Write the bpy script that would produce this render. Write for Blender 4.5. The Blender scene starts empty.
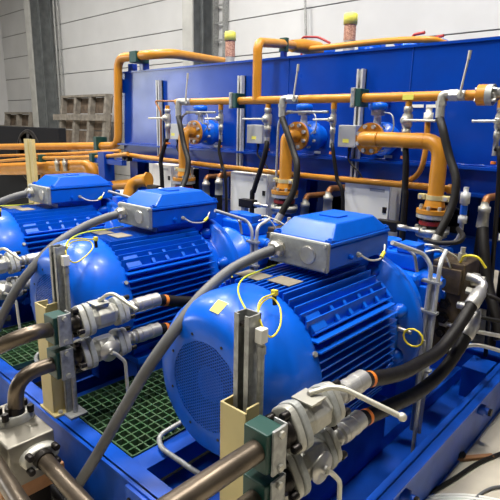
import bpy, math, random
from mathutils import Vector as V, Matrix
random.seed(7)
COL = bpy.context.scene.collection
PI = math.pi
PITCH = 1.145          # distance between the pump units
# ------------------------------------------------------------------ materials
def mat(name, col, rough=.5, metal=0., noise=0., bump=0., scale=8., coat=0., dirt=None, spec=.5):
    m = bpy.data.materials.new(name); m.use_nodes = True
    nt = m.node_tree; b = nt.nodes['Principled BSDF']
    b.inputs['Base Color'].default_value = (*col, 1); b.inputs['Roughness'].default_value = rough
    b.inputs['Metallic'].default_value = metal; b.inputs['Coat Weight'].default_value = coat
    b.inputs['Coat Roughness'].default_value = .12; b.inputs['Specular IOR Level'].default_value = spec
    tc = nt.nodes.new('ShaderNodeTexCoord')
    n = nt.nodes.new('ShaderNodeTexNoise'); n.inputs['Scale'].default_value = scale; n.inputs['Detail'].default_value = 5
    nt.links.new(tc.outputs['Object'], n.inputs['Vector'])
    if noise:
        r = nt.nodes.new('ShaderNodeValToRGB'); r.color_ramp.elements[0].position = .35; r.color_ramp.elements[1].position = .7
        d = dirt or tuple(c * (1 - noise) for c in col)
        r.color_ramp.elements[0].color = (*d, 1); r.color_ramp.elements[1].color = (*col, 1)
        nt.links.new(n.outputs['Fac'], r.inputs['Fac']); nt.links.new(r.outputs['Color'], b.inputs['Base Color'])
        mr = nt.nodes.new('ShaderNodeMapRange'); mr.inputs['To Min'].default_value = min(1, rough + .12); mr.inputs['To Max'].default_value = max(.05, rough - .05)
        nt.links.new(n.outputs['Fac'], mr.inputs['Value']); nt.links.new(mr.outputs['Result'], b.inputs['Roughness'])
    if bump:
        bp = nt.nodes.new('ShaderNodeBump'); bp.inputs['Strength'].default_value = bump; bp.inputs['Distance'].default_value = .01
        nt.links.new(n.outputs['Fac'], bp.inputs['Height']); nt.links.new(bp.outputs['Normal'], b.inputs['Normal'])
    return m
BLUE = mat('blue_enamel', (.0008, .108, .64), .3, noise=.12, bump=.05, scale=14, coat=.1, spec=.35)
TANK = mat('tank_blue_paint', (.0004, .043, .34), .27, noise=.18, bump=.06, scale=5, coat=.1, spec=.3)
SKID = mat('skid_blue_paint', (.0006, .08, .53), .38, noise=.2, bump=.08, scale=9)
ORANGE = mat('orange_paint', (.56, .235, .02), .36, noise=.15, bump=.04, scale=10, coat=.1, spec=.35)
COPPER = mat('copper_tube', (.36, .15, .05), .4, .5, noise=.3)
GREEN = mat('green_plastic', (.003, .05, .038), .45, noise=.15)
GRATE = mat('green_grating_resin', (.03, .11, .035), .5, noise=.4, dirt=(.07, .12, .06), scale=30)
CREAM = mat('cream_paint', (.55, .46, .21), .5, noise=.12, scale=6)
BARE = mat('bare_steel_pipe', (.17, .135, .1), .32, .75, noise=.45, bump=.1, scale=12)
ZINC = mat('zinc_plated_steel', (.5, .49, .43), .42, .45, noise=.2, bump=.08, scale=25)
BRIGHT = mat('bright_ferrule_steel', (.52, .51, .48), .4, .75, noise=.15, scale=30)
GALV = mat('galvanised_steel', (.42, .43, .42), .42, .4, noise=.35, bump=.05, scale=40)
PLATE = mat('grey_cast_plate', (.36, .37, .35), .5, .35, noise=.15, bump=.15, scale=60)
BLACKM = mat('black_oxide_steel', (.03, .026, .024), .35, .7, noise=.3)
RUBBER = mat('black_rubber_hose', (.007, .0055, .0045), .5, spec=.3, noise=.35, bump=.1, scale=30)
CABLE = mat('grey_cable_jacket', (.12, .122, .125), .5, noise=.15, scale=20)
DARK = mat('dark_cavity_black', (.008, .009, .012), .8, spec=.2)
YELLOW = mat('yellow_sheath', (.75, .62, .03), .45)
YG = mat('yellow_green_sheath', (.55, .62, .04), .45)
WHITEP = mat('white_painted_steel', (.82, .82, .76), .45, noise=.05)
HANDLE = mat('ivory_handle_plating', (.62, .6, .5), .35, .35, noise=.1)
GREYBOX = mat('grey_aluminium_box', (.42, .43, .43), .45, .3, noise=.1)
RUST = mat('oily_bare_casting', (.16, .115, .07), .45, .6, noise=.6, bump=.3, scale=14)
RED = mat('red_rubber_band', (.35, .02, .015), .45)
BAND = mat('orange_band', (.75, .2, .02), .5)
WALL = mat('wall_panel_coating', (.6, .605, .61), .7, noise=.1, scale=1.2)
SEAM = mat('wall_seam', (.16, .16, .16), .8)
COLM = mat('grey_column_paint', (.17, .185, .19), .6, noise=.35, bump=.15, scale=5)
COLL = mat('pale_flange_paint', (.42, .42, .4), .6, noise=.2, scale=5)
CONC = mat('concrete', (.66, .6, .48), .75, noise=.3, bump=.2, scale=3)
WOOD = mat('weathered_wood', (.3, .27, .23), .8, noise=.45, bump=.3, scale=9)
WOODL = mat('varnished_wood', (.42, .2, .08), .6, noise=.3, scale=12)
WOODD = mat('brown_board_wood', (.16, .115, .08), .8, noise=.5, bump=.3, scale=9)
PEACH = mat('speckled_desiccant_mesh', (.62, .36, .25), .6, noise=.7, dirt=(.22, .09, .05), scale=90)
NAME = mat('nameplate_metal', (.34, .3, .23), .4, .5, noise=.15, scale=50)
LABELY = mat('yellow_label', (.72, .68, .1), .5)
BRISTLE = mat('black_bristle', (.02, .02, .02), .8)
INK = mat('black_ink', (.02, .02, .02), .6)
GALVL = mat('light_galvanised_steel', (.55, .56, .56), .45, .3, noise=.2, scale=40)
DISC = mat('brushed_knob_steel', (.72, .7, .65), .28, .9, noise=.1, scale=60)
LAMP = bpy.data.materials.new('lamp_diffuser'); LAMP.use_nodes = True
_b = LAMP.node_tree.nodes['Principled BSDF']; _b.inputs['Emission Color'].default_value = (1, .97, .9, 1); _b.inputs['Emission Strength'].default_value = 14

# ------------------------------------------------------------------ mesh builder
def basis(d):
    d = V(d).normalized(); a = V((0, 0, 1)) if abs(d.z) < .9 else V((1, 0, 0))
    u = a.cross(d).normalized(); return u, d.cross(u), d
class MB:
    def __init__(s): s.v = []; s.f = []; s.m = []; s.sm = []; s.mi = 0
    def add(s, vs, fs, smooth=False):
        o = len(s.v); s.v += [tuple(p) for p in vs]
        for f in fs: s.f.append([i + o for i in f]); s.m.append(s.mi); s.sm.append(smooth)
        return s
    def box(s, x0, x1, y0, y1, z0, z1):
        vs = [(x, y, z) for z in (z0, z1) for x, y in ((x0, y0), (x1, y0), (x1, y1), (x0, y1))]
        return s.add(vs, [(3, 2, 1, 0), (4, 5, 6, 7), (0, 1, 5, 4), (1, 2, 6, 5), (2, 3, 7, 6), (3, 0, 4, 7)])
    def hexa(s, lo, hi):   # two quads joined
        return s.add(list(lo) + list(hi), [(3, 2, 1, 0), (4, 5, 6, 7), (0, 1, 5, 4), (1, 2, 6, 5), (2, 3, 7, 6), (3, 0, 4, 7)])
    def bar(s, p0, p1, w, h, up=(0, 0, 1)):
        p0 = V(p0); p1 = V(p1); d = (p1 - p0).normalized(); r = d.cross(V(up)).normalized(); u = r.cross(d)
        q = lambda p: [p - r * w / 2 - u * h / 2, p + r * w / 2 - u * h / 2, p + r * w / 2 + u * h / 2, p - r * w / 2 + u * h / 2]
        return s.add(q(p0) + q(p1), [(0, 1, 2, 3), (7, 6, 5, 4), (1, 0, 4, 5), (2, 1, 5, 6), (3, 2, 6, 7), (0, 3, 7, 4)])
    def lathe(s, o, d, prof, n=32, smooth=True, a0=0., sx=1., sy=1.):   # prof: (distance along d, radius); sx, sy squash
        u, w, d = basis(d); o = V(o); vs = []; fs = []
        for t, r in prof:
            for k in range(n):
                a = a0 + 2 * PI * k / n; vs.append(o + d * t + u * (r * sx * math.cos(a)) + w * (r * sy * math.sin(a)))
        for i in range(len(prof) - 1):
            for k in range(n):
                a = i * n + k; b = i * n + (k + 1) % n; fs.append((a, b, b + n, a + n))
        s.add(vs, fs, smooth)
        for i, fl in ((0, True), (len(prof) - 1, False)):
            if prof[i][1] > 1e-5:
                q = vs[i * n:(i + 1) * n]; s.add(q, [tuple(range(n))[::-1] if fl else tuple(range(n))], False)
        return s
    def cyl(s, p0, p1, r, r1=None, n=20, smooth=True):
        d = V(p1) - V(p0); return s.lathe(p0, d, [(0, r), (d.length, r if r1 is None else r1)], n, smooth)
    def hexn(s, p0, p1, r, n=6): return s.cyl(p0, p1, r, n=n, smooth=False)
    def sph(s, c, r, n=16):
        return s.lathe(c, (0, 0, 1), [(-r * math.cos(PI * i / 8), max(1e-6, r * math.sin(PI * i / 8))) for i in range(9)], n)
    def tube(s, pts, r, n=14, fillet=0, spline=False, closed_caps=True):
        P = [V(p) for p in pts]
        if spline: P = catmull(P)
        elif fillet: P = rounded(P, fillet)
        Q = [P[0]]
        for p in P[1:]:
            if (p - Q[-1]).length > 1e-4: Q.append(p)
        P = Q; T = []
        for i in range(len(P)):
            a = P[max(0, i - 1)]; b = P[min(len(P) - 1, i + 1)]; T.append((b - a).normalized())
        u = basis(T[0])[0]; vs = []; fs = []
        for i, p in enumerate(P):
            u = (u - T[i] * u.dot(T[i])).normalized(); w = T[i].cross(u)
            rr = r[min(i, len(r) - 1)] if isinstance(r, (list, tuple)) else r
            for k in range(n):
                a = 2 * PI * k / n; vs.append(p + u * (rr * math.cos(a)) + w * (rr * math.sin(a)))
        for i in range(len(P) - 1):
            for k in range(n):
                a = i * n + k; b = i * n + (k + 1) % n; fs.append((a, b, b + n, a + n))
        s.add(vs, fs, True)
        s.add(vs[:n], [tuple(range(n))[::-1]]); s.add(vs[-n:], [tuple(range(n))])
        return s
    def prism(s, poly, d):   # poly: 3D points, d: extrusion vector
        n = len(poly); P = [V(p) for p in poly]; D = V(d)
        return s.add(P + [p + D for p in P], [tuple(range(n))[::-1], tuple(range(n, 2 * n))] + [(i, (i + 1) % n, (i + 1) % n + n, i + n) for i in range(n)])
    def build(s, name, m, parent=None, bevel=0, loc=None):
        me = bpy.data.meshes.new(name); o = bpy.data.objects.new(name, me)
        if parent is not None:
            org = wloc(parent)
        elif loc is not None: org = V(loc)
        else:
            xs, ys, zs = zip(*[tuple(p) for p in s.v]); org = V(((min(xs) + max(xs)) / 2, (min(ys) + max(ys)) / 2, min(zs)))
        me.from_pydata([tuple(V(p) - org) for p in s.v], [], s.f)
        for mm in (m if isinstance(m, (list, tuple)) else [m]): me.materials.append(mm)
        for p, mi, sm in zip(me.polygons, s.m, s.sm): p.material_index = mi; p.use_smooth = sm
        import bmesh
        bm = bmesh.new(); bm.from_mesh(me); bmesh.ops.recalc_face_normals(bm, faces=bm.faces[:]); bm.to_mesh(me); bm.free()
        if bevel:
            md = o.modifiers.new('edge_round', 'BEVEL'); md.width = bevel; md.segments = 2; md.limit_method = 'ANGLE'; md.angle_limit = math.radians(40)
        COL.objects.link(o)
        if parent is not None: o.parent = parent
        else: o.location = org
        return o
def wloc(o):
    p = V((0, 0, 0))
    while o is not None: p += o.location; o = o.parent
    return p
def catmull(P, k=8):
    Q = [P[0] * 2 - P[1]] + P + [P[-1] * 2 - P[-2]]; out = []
    for i in range(1, len(Q) - 2):
        a, b, c, d = Q[i - 1:i + 3]
        for j in range(k):
            t = j / k; out.append(.5 * ((2 * b) + (c - a) * t + (2 * a - 5 * b + 4 * c - d) * t * t + (3 * b - a - 3 * c + d) * t ** 3))
    return out + [P[-1]]
def rounded(P, r):
    out = [P[0]]
    for i in range(1, len(P) - 1):
        a, b, c = P[i - 1:i + 2]; d1 = a - b; d2 = c - b
        q = min(r, d1.length * .49, d2.length * .49)
        s = b + d1.normalized() * q; e = b + d2.normalized() * q
        for j in range(9):
            t = j / 8; out.append(s * (1 - t) ** 2 + b * 2 * t * (1 - t) + e * t * t)
    return out + [P[-1]]
def thing(name, label, cat, loc=(0, 0, 0), group=None):
    o = bpy.data.objects.new(name, None); COL.objects.link(o); o.location = loc; o.empty_display_size = .1
    o['label'] = label; o['category'] = cat
    if group: o['group'] = group
    return o
def tag(o, label, cat, group=None, kind=None):
    o['label'] = label; o['category'] = cat
    if group: o['group'] = group
    if kind: o['kind'] = kind
    return o
def struct(o): o['kind'] = 'structure'; return o
def dup(src, k, label):
    r = src.copy(); COL.objects.link(r); r.location = src.location + V((-PITCH * k, 0, 0)); r['label'] = label
    for ch in list(src.children):
        c = ch.copy(); COL.objects.link(c); c.parent = r; c.location = ch.location
        for g in list(ch.children):
            d = g.copy(); COL.objects.link(d); d.parent = c; d.location = g.location
    return r
def sh(p, k): return (p[0] - PITCH * k, p[1], p[2])
def bolt(mb, p, d, r=.008, h=.008, n=6): p = V(p); return mb.hexn(p, p + V(d).normalized() * h, r, n)
WHO = ['nearest', 'middle', 'farthest']

# ------------------------------------------------------------------ setting
struct(MB().box(-26, 6, -3, 9.2, -.1, 0).build('floor', CONC))
w = MB(); seams = [-.2, .47, 1.09, 1.71, 2.33, 2.95, 3.57, 4.19, 4.81, 5.43, 6.05]
WY = 7.0
SZ = [2.30 + .617 * i for i in range(-4, 8)]
for a, b in zip(SZ[:-1], SZ[1:]):
    w.mi = 0; w.box(-26, 6, WY, WY + .15, a + .01, b - .01)
w.mi = 1; w.box(-26, 6, WY + .02, WY + .16, -.8, 6.5)
struct(w.build('wall_back', [WALL, SEAM]))

def column(name, x0, label):
    t = thing(name, label, 'column', (x0 + .14, WY - .35, 0), 'steel columns along the back wall')
    MB().box(x0, x0 + .28, WY - .64, WY - .61, 0, 6.4).build('front_flange', COLL, t)
    MB().box(x0 + .12, x0 + .15, WY - .61, WY - .07, 0, 6.4).build('web', COLM, t)
    MB().box(x0, x0 + .28, WY - .07, WY - .04, 0, 6.4).build('back_flange', COLM, t)
    MB().box(x0 + .15, x0 + .24, WY - .36, WY - .34, 0, 6.4).build('stiffener', COLM, t)
    MB().box(x0 - .05, x0 + .33, WY - .68, WY - .02, 0, .03).build('base_plate', COLM, t)
    return t
column('steel_column', -13.94, 'grey steel column rising behind the leaning pallets at left')
column('steel_column', -7.63, 'grey steel column rising behind the tall blue tank')
# cable ladder and conduits beside the columns
t = thing('cable_ladder', 'narrow vertical cable ladder beside the column behind the tank', 'cable ladder', (-7.2, WY - .12, 0))
MB().box(-7.36, -7.33, WY - .14, WY - .03, 0, 6.4).box(-7.1, -7.07, WY - .14, WY - .03, 0, 6.4).build('side_rails', GALV, t)
r = MB()
for i in range(20): r.box(-7.33, -7.1, WY - .1, WY - .07, .2 + i * .3, .23 + i * .3)
r.build('rungs', GALV, t)
tag(MB().tube([(-13.5, WY - .06, 0), (-13.5, WY - .06, 6.4)], .03).tube([(-13.3, WY - .06, 0), (-13.3, WY - .06, 6.4)], .022).build('wall_conduit', GALV), 'pair of thin grey conduits on the wall beside the left column', 'conduit')
tag(MB().tube([(-5.263,6.900,3.635), (-5.211,6.900,3.068), ((-5.211,6.900,3.068)[0], 6.9, .0)], .02).build('wall_conduit', GALV), 'single thin conduit running down the wall behind the tank', 'conduit')

wl = MB()
wl.box(-17.2, -17, -10.5, -8.3, 0, 6.5).box(-17.2, -17, -4.9, WY, 0, 6.5).box(-17.2, -17, -8.3, -4.9, 0, 1.2).box(-17.2, -17, -8.3, -4.9, 4.6, 6.5)
struct(wl.build('wall_left', WALL))
wf = MB()
for y in (-8.3, -7.17, -6.03, -4.94): wf.box(-17.1, -16.95, y, y + .06, 1.2, 4.6)
for z in (1.2, 2.9, 4.54): wf.box(-17.1, -16.95, -8.3, -4.9, z, z + .06)
struct(wf.build('added_window', GALV))  # unseen window frame, added around the light for the tank glare
lw = bpy.data.lights.new('tank_glare_light', 'AREA'); lw.shape = 'RECTANGLE'; lw.size = 3.4; lw.size_y = 3.3; lw.energy = 1500; lw.color = (.9, .95, 1)  # added off-frame area light that makes the glare on the tank
ow = bpy.data.objects.new('tank_glare_light', lw); COL.objects.link(ow); ow.location = (-17.15, -6.6, 2.9); ow.rotation_euler = (0, -PI / 2, 0)

# ------------------------------------------------------------------ pallets leaning on the wall
def pallet(name, xa, xb, ztop, y, label, cols, rows):
    t = thing(name, label, 'pallet', ((xa + xb) / 2, y, 0), 'wooden pallets leaning on the wall')
    Y = lambda z: y + .3 * z / ztop
    for i in range(cols):
        x = xa + (xb - xa) * i / (cols - 1)
        MB().hexa([(x - .05, y - .16, 0), (x + .05, y - .16, 0), (x + .05, y - .03, 0), (x - .05, y - .03, 0)], [(x - .05, Y(ztop) - .16, ztop), (x + .05, Y(ztop) - .16, ztop), (x + .05, Y(ztop) - .03, ztop), (x - .05, Y(ztop) - .03, ztop)]).build('upright_board', WOOD, t)
    for j in range(rows):
        z0 = ztop * j / rows + .01; z1 = ztop * (j + 1) / rows - .015
        MB().hexa([(xa - .05, Y(z0) - .03, z0), (xb + .05, Y(z0) - .03, z0), (xb + .05, Y(z0), z0), (xa - .05, Y(z0), z0)], [(xa - .05, Y(z1) - .03, z1), (xb + .05, Y(z1) - .03, z1), (xb + .05, Y(z1), z1), (xa - .05, Y(z1), z1)]).build('back_board', WOODD, t)
    for f in (.1, .8):
        z = ztop * f; MB().box(xa - .3 * (f > .5), xb + .1, Y(z) - .21, Y(z) - .165, z - .08, z + .06).build('cross_board', WOOD, t)
    MB().box(xa - .05, xb + .05, Y(ztop) - .17, Y(ztop) - .0, ztop, ztop + .05).build('top_board', WOOD, t)
    return t
pallet('wooden_pallet', (-12.236,6.350,2.273)[0], (-10.257,6.350,2.232)[0], (-11.148,6.350,2.251)[2], 6.2, 'large weathered wooden pallet leaning on the wall beside the column', 4, 6)
pallet('wooden_pallet', (-15.633,6.350,1.839)[0], (-14.073,6.350,1.842)[0], (-15.016,6.350,1.868)[2], 6.2, 'small weathered wooden pallet at the far left edge by the column', 3, 5)
t = thing('cooler_fan', 'black rectangular fan cooler standing before the leaning pallets', 'fan', (-7.35, 3.62, 0))
a, b = -9.6, (-7.108,3.600,1.573)[0]
MB().box(a, b, 3.6, 3.72, .0, (-7.108,3.600,1.573)[2]).build('shroud', DARK, t, .01)
MB().lathe((-8.1, 3.6, 1.12), (0, -1, 0), [(0, .42), (.03, .4), (.03, .37), (0, .36)], 40).build('fan_ring', BLACKM, t)
q = MB()
for i in range(6):
    c = math.cos(i * PI / 3 + .3); s_ = math.sin(i * PI / 3 + .3)
    q.prism([(-8.1 + .05 * c, 3.585, 1.12 + .05 * s_), (-8.1 + .35 * c - .1 * s_, 3.59, 1.12 + .35 * s_ + .1 * c), (-8.1 + .36 * c + .06 * s_, 3.57, 1.12 + .36 * s_ - .06 * c)], (0, -.008, 0))
q.build('fan_blades', BLACKM, t)

# ------------------------------------------------------------------ tank
TY = 3.27; TX0 = -4.94; TX1 = .6
t = thing('oil_tank', 'long tall blue hydraulic oil tank across the background', 'tank', ((TX0 + TX1) / 2, TY + .8, 0))
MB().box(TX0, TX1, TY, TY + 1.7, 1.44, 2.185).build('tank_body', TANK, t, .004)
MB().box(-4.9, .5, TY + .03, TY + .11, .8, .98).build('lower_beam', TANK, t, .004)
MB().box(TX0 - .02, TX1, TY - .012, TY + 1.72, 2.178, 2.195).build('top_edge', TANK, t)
for x in (-2.62, -1.58): MB().cyl((x, TY, 1.44), (x, TY, 2.18), .005, n=8).build('weld_seam', TANK, t)
random.seed(3); w = MB(); wp = [(TX0 + .1 + (TX1 - TX0 - .2) * i / 220, TY - .004, 1.446 + random.uniform(-.003, .003)) for i in range(221)]
w.tube(wp, [random.uniform(.004, .011) for _ in wp], 8)
w.build('ledge_weld', TANK, t)
MB().box(TX0 - .05, TX1, TY - .09, TY + 1.7, 1.425, 1.442).build('ledge', TANK, t)
MB().box(TX0 + .02, TX1, TY - .02, TY + .05, 1.28, 1.425).build('beam_web', TANK, t)
lf = MB().box(TX0 - .02, TX1, TY - .1, TY + .12, 1.262, 1.28)
lf.build('beam_flange', TANK, t)
for x in [-4.7 + .35 * i for i in range(13)]:
    bolt(MB(), (x, TY - .07, 1.28), (0, 0, 1), .014, .02).build('flange_bolt', ZINC, t)
for x in (-4.75, -3.6, -2.45, -1.75, -.75):
    MB().box(x - .07, x + .07, TY - .02, TY - .005, 0, 1.26).box(x - .07, x + .07, TY + .12, TY + .135, 0, 1.26).box(x - .008, x + .008, TY - .005, TY + .12, 0, 1.26).build('leg', TANK, t)
for a_, b_ in ((TX0, -4.2), (-4.0, -2.75), (-2.6, -1.35), (-1.2, TX1)): MB().box(a_, b_, TY + 1.6, TY + 1.62, 0, 1.43).build('shade_panel', TANK, t)  # added panels that keep the space under the tank dark
for x in (-4.75, -1.0): MB().box(x - .07, x + .07, TY + 1.4, TY + 1.55, 0, 1.43).build('leg', TANK, t)
MB().prism([(TX0 - .1, TY - .02, 2.12), (TX0 + .03, TY - .02, 2.12), (TX0 + .03, TY - .02, 1.98), (TX0 - .02, TY - .02, 1.98)], (0, .02, 0)).build('lifting_eye', TANK, t)
MB().box(-4.82, -4.74, TY + .0, TY + .06, 2.19, 2.27).build('pipe_support', TANK, t)

# equipment on top of the tank
def top_valve(p, s, label):
    x, y, z = p[0], p[1], 2.29; s *= .8; t = thing('tank_top_valve', label, 'valve', (x, y, 2.19), 'blue fittings on top of the tank')
    MB().cyl((x, y, 2.19), (x, y, z), .09 * s, n=20).lathe((x, y, z), (0, 0, 1), [(0, .15 * s), (.03, .15 * s), (.03, .1 * s), (.1 * s, .09 * s)], 24).build('body', BLUE, t)
    MB().box(x - .16 * s, x + .16 * s, y - .05, y + .05, z + .07 * s, z + .13 * s).build('cap', BLUE, t, .01)
    MB().tube([(x, y, z + .12 * s), (x + .01, y, z + .16 * s), (x + .13 * s, y - .02, z + .165 * s)], .012, fillet=.03).build('handle', RED, t)
    for k in range(6):
        a = k * PI / 3; bolt(MB(), (x + .12 * s * math.cos(a), y + .12 * s * math.sin(a), z + .03), (0, 0, 1), .012, .015).build('bolt', ZINC, t)
top_valve((-2.973,4.200,2.428), 1, 'blue valve with a red lever on the tank, left of the right breather')
top_valve((-2.432,4.200,2.391), .9, 'blue valve on the tank top just right of the right breather')
top_valve((-2.054,4.200,2.383), 1.1, 'blue flanged valve on the tank top at the end of the orange pipe')
top_valve((-1.861,4.200,2.366), .8, 'rightmost small blue fitting on the tank top')
def breather(p, h, label):
    x, y, z = p; t = thing('tank_breather', label, 'breather', (x, y, 2.19), 'breathers on top of the tank')
    MB().cyl((x, y, 2.19), (x, y, z + .06), .05, n=20).build('stem', ZINC, t)
    MB().cyl((x, y, z + .05), (x, y, z + h - .07), .052, n=24).build('desiccant_cartridge', PEACH, t)
    MB().lathe((x, y, z + h - .09), (0, 0, 1), [(0, .052), (.0, .06), (.08, .06), (.09, .05)], 24).build('cap', LABELY, t)
breather((-4.014,4.000,2.318), .3, 'yellow-capped tank breather standing left of the orange riser')
breather((-2.542,4.000,2.350), .27, 'yellow-capped tank breather standing above the right half of tank')
tag(MB().cyl((-5.010,6.600,2.806), (-4.984,6.600,3.006), .02).build('vent_pipe', GALV), 'thin upright vent stub behind the tank top', 'pipe') if False else None

# channels and junction boxes on the tank face
def strut_channel(x, z0, z1, label):
    t = thing('strut_channel', label, 'channel', (x, TY - .05, z0), 'slotted strut channels on the tank face')
    m = MB().box(x - .025, x + .025, TY - .014, TY, z0, z1).box(x - .025, x - .02, TY - .05, TY, z0, z1).box(x + .02, x + .025, TY - .05, TY, z0, z1)
    m.box(x - .025, x - .01, TY - .053, TY - .05, z0, z1).box(x + .01, x + .025, TY - .053, TY - .05, z0, z1).build('channel', GALVL, t)
    s = MB(); z = z0 + .05
    while z < z1 - .05: s.box(x - .005, x + .005, TY - .0155, TY - .0135, z, z + .02); z += .06
    s.build('slots', DARK, t)
strut_channel(-4.25, .9, 2.08, 'leftmost galvanised strut channel on the tank face')
strut_channel(-3.11, 1.1, 2.07, 'galvanised strut channel on the tank beside the middle junction box')
strut_channel(-1.94, 1.1, 2.06, 'galvanised strut channel on the tank beside the right junction box')
def junction(x0, x1, z0, z1, label):
    y1 = TY - .053; y0 = y1 - .09
    t = thing('junction_box', label, 'junction box', ((x0 + x1) / 2, y1, z0), 'grey junction boxes on the tank')
    MB().box(x0, x1, y0 + .015, y1, z0, z1).build('enclosure', GREYBOX, t, .004)
    MB().box(x0 - .002, x1 + .002, y0, y0 + .014, z0 - .002, z1 + .002).build('lid', GREYBOX, t, .004)
    xm = (x0 + x1) / 2
    for a in (x0 + .012, x1 - .012):
        for c in (z0 + .012, z1 - .012): bolt(MB(), (a, y0, c), (0, -1, 0), .005, .003, 10).build('screw', ZINC, t)
    MB().box(xm - .03, xm + .02, y0 - .001, y0, z0 + .03, z0 + .055).build('warning_label', LABELY, t)
    MB().cyl((xm, y0 + .05, z0 - .03), (xm, y0 + .05, z0), .012).build('cable_gland', BLACKM, t)
    tag(MB().tube([(xm, y0 + .05, z0 - .03), (xm + .01, y0 + .04, z0 - .1), (xm + .12, y0 + .04, z0 - .2), (xm + .16, y0 + .04, z0 - .34)], .007, 8, spline=True).build('signal_cable', RUBBER), 'thin dark cable hanging from the ' + label.split(' on ')[0], 'cable', 'junction box cables')
junction((-3.984,3.130,1.479)[0], (-3.831,3.130,1.484)[0] + .02, 1.52, 1.66, 'left grey junction box on the tank face')
junction((-2.927,3.130,1.517)[0], (-2.760,3.130,1.524)[0], 1.52, 1.665, 'middle grey junction box on the tank face')
junction((-2.028,3.130,1.550)[0], (-1.888,3.130,1.556)[0], 1.525, 1.675, 'right grey junction box on the tank face')

def cabinet(x0, x1, z0, z1, label):
    y0, y1 = 3.0, 3.16
    t = thing('control_cabinet', label, 'cabinet', ((x0 + x1) / 2, (y0 + y1) / 2, z0), 'white control cabinets under the tank')
    MB().box(x0, x1, y0 + .02, y1, z0, z1).build('enclosure', WHITEP, t, .004)
    d = MB().box(x0 + .004, x1 - .004, y0, y0 + .018, z0 + .004, z1 - .004).build('door', WHITEP, t, .003)
    MB().box(x1 - .045, x1 - .015, y0 - .006, y0, (z0 + z1) / 2 + .0, (z0 + z1) / 2 + .04).build('lock', BLACKM, d, .002)
    MB().box(x1 - .15, x1 - .04, y0 - .0015, y0, z1 - .05, z1 - .03).build('label_strip', GREYBOX, d)
    for xr in (x0 + .03, x1 - .06): MB().box(xr, xr + .03, y1, y1 + .03, .082, z1).build('mounting_rail', GALV, t)
cabinet(-4.07, -3.78, 1.0, 1.28, 'small white control cabinet farthest left under the tank')
cabinet(-2.99, -2.58, .95, 1.285, 'white control cabinet in the middle under the tank')
cabinet(-1.87, -1.52, .93, 1.30, 'white control cabinet nearest the camera, behind the nearest terminal box')

# ------------------------------------------------------------------ orange pipework
MZ = 1.842; MY = 2.90
def manifold_z(x): return MZ
t = thing('manifold_pipe', 'long thin orange manifold pipe across the front of the tank', 'pipe', (-2.2, MY, MZ))
MB().tube([(-3.56, MY, MZ), (-.95, MY, MZ)], .028, 18).build('pipe_run', ORANGE, t)
MB().cyl((-1.0, MY, MZ), (-.955, MY, MZ), .055, n=28).build('end_flange', ORANGE, t, .003)
MB().cyl((-.954, MY, MZ), (-.92, MY, MZ), .055, n=28).build('counter_flange', PLATE, t, .003)
for k in range(4):
    a = PI / 4 + k * PI / 2; MB().hexn((-1.01, MY + .04 * math.cos(a), MZ + .04 * math.sin(a)), (-.90, MY + .04 * math.cos(a), MZ + .04 * math.sin(a)), .01).build('flange_bolt', ZINC, t)
MB().lathe((-.92, MY, MZ), (1, 0, 0), [(0, .03), (.02, .03), (.02, .022), (.05, .022), (.05, .014), (.14, .014)], 16).build('end_coupling', BRIGHT, t)
MB().box((-1.429,2.860,1.862)[0], (-1.360,2.860,1.860)[0], MY - .0285, MY - .027, MZ - .018, MZ + .012).build('tape_label', LABELY, t)
def clamp_manifold(x, label):
    t = thing('pipe_clamp', label, 'pipe clamp', (x, MY, MZ - .04), 'green pipe clamps')
    MB().box(x - .005, x + .035, MY - .045, MY + .06, MZ - .055, MZ + .055).build('clamp_block', GREEN, t, .004)
    MB().box(x - .035, x - .006, MY - .05, MY - .03, MZ - .06, MZ + .06).build('clamp_plate', GALV, t, .003)
    for z in (-.045, .045): bolt(MB(), (x - .02, MY - .05, MZ + z), (0, -1, 0), .008, .006).build('bolt', ZINC, t)
    MB().box(x - .0, x + .03, MY + .06, TY, MZ - .02, MZ + .02).build('bracket', TANK, t)
clamp_manifold((-2.831,2.860,1.875)[0], 'green clamp holding the manifold pipe left of the riser')
clamp_manifold((-1.740,2.860,1.852)[0], 'green clamp holding the manifold pipe right of the middle hose')
# riser from the manifold over the tank
rx = (-2.621,2.880,1.915)[0]
t = thing('riser_pipe', 'orange riser pipe going up from the manifold and over the tank', 'pipe', (rx, MY, MZ))
MB().tube([(rx, MY, MZ), (rx, MY, (-2.631,2.880,2.249)[2] + .0), (-2.785,3.400,2.316), (-2.889,3.750,2.354)], .034, 18, fillet=.07).build('pipe_run', ORANGE, t)
MB().tube([(-2.860,3.600,2.332), (-2.867,3.750,2.352), (-2.873,4.000,2.351)], [.05, .06, .07], 18).build('flared_reducer', ORANGE, t)
c = V((-2.785,3.400,2.308))
MB().box(c.x - .035, c.x + .035, c.y - .02, c.y + .02, c.z - .055, c.z + .055).build('clamp_block', GREEN, t, .004)
MB().box(c.x - .02, c.x + .02, c.y - .02, c.y + .02, 2.19, c.z - .05).build('clamp_post', TANK, t)
t = thing('return_pipe', 'orange return pipe lying along the top of the tank at right', 'pipe', (-2.242,4.000,2.365))
MB().tube([(-2.837,3.800,2.332), (-2.604,3.800,2.329), (-2.248,3.850,2.341), (-1.966,3.900,2.342), (-1.767,3.950,2.332), (-1.716,4.100,2.318)], .025, 16, spline=True).build('pipe_run', ORANGE, t)
tag(MB().tube([((-3.442,4.500,2.476)[0], 4.5, 2.195), (-3.448,4.500,2.585), (-3.241,4.500,2.566), (-3.089,4.500,2.495)], .012, 10, fillet=.04).build('lever_rod', RED), 'thin dark red rod bent over the tank top left of the breather', 'rod')
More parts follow.
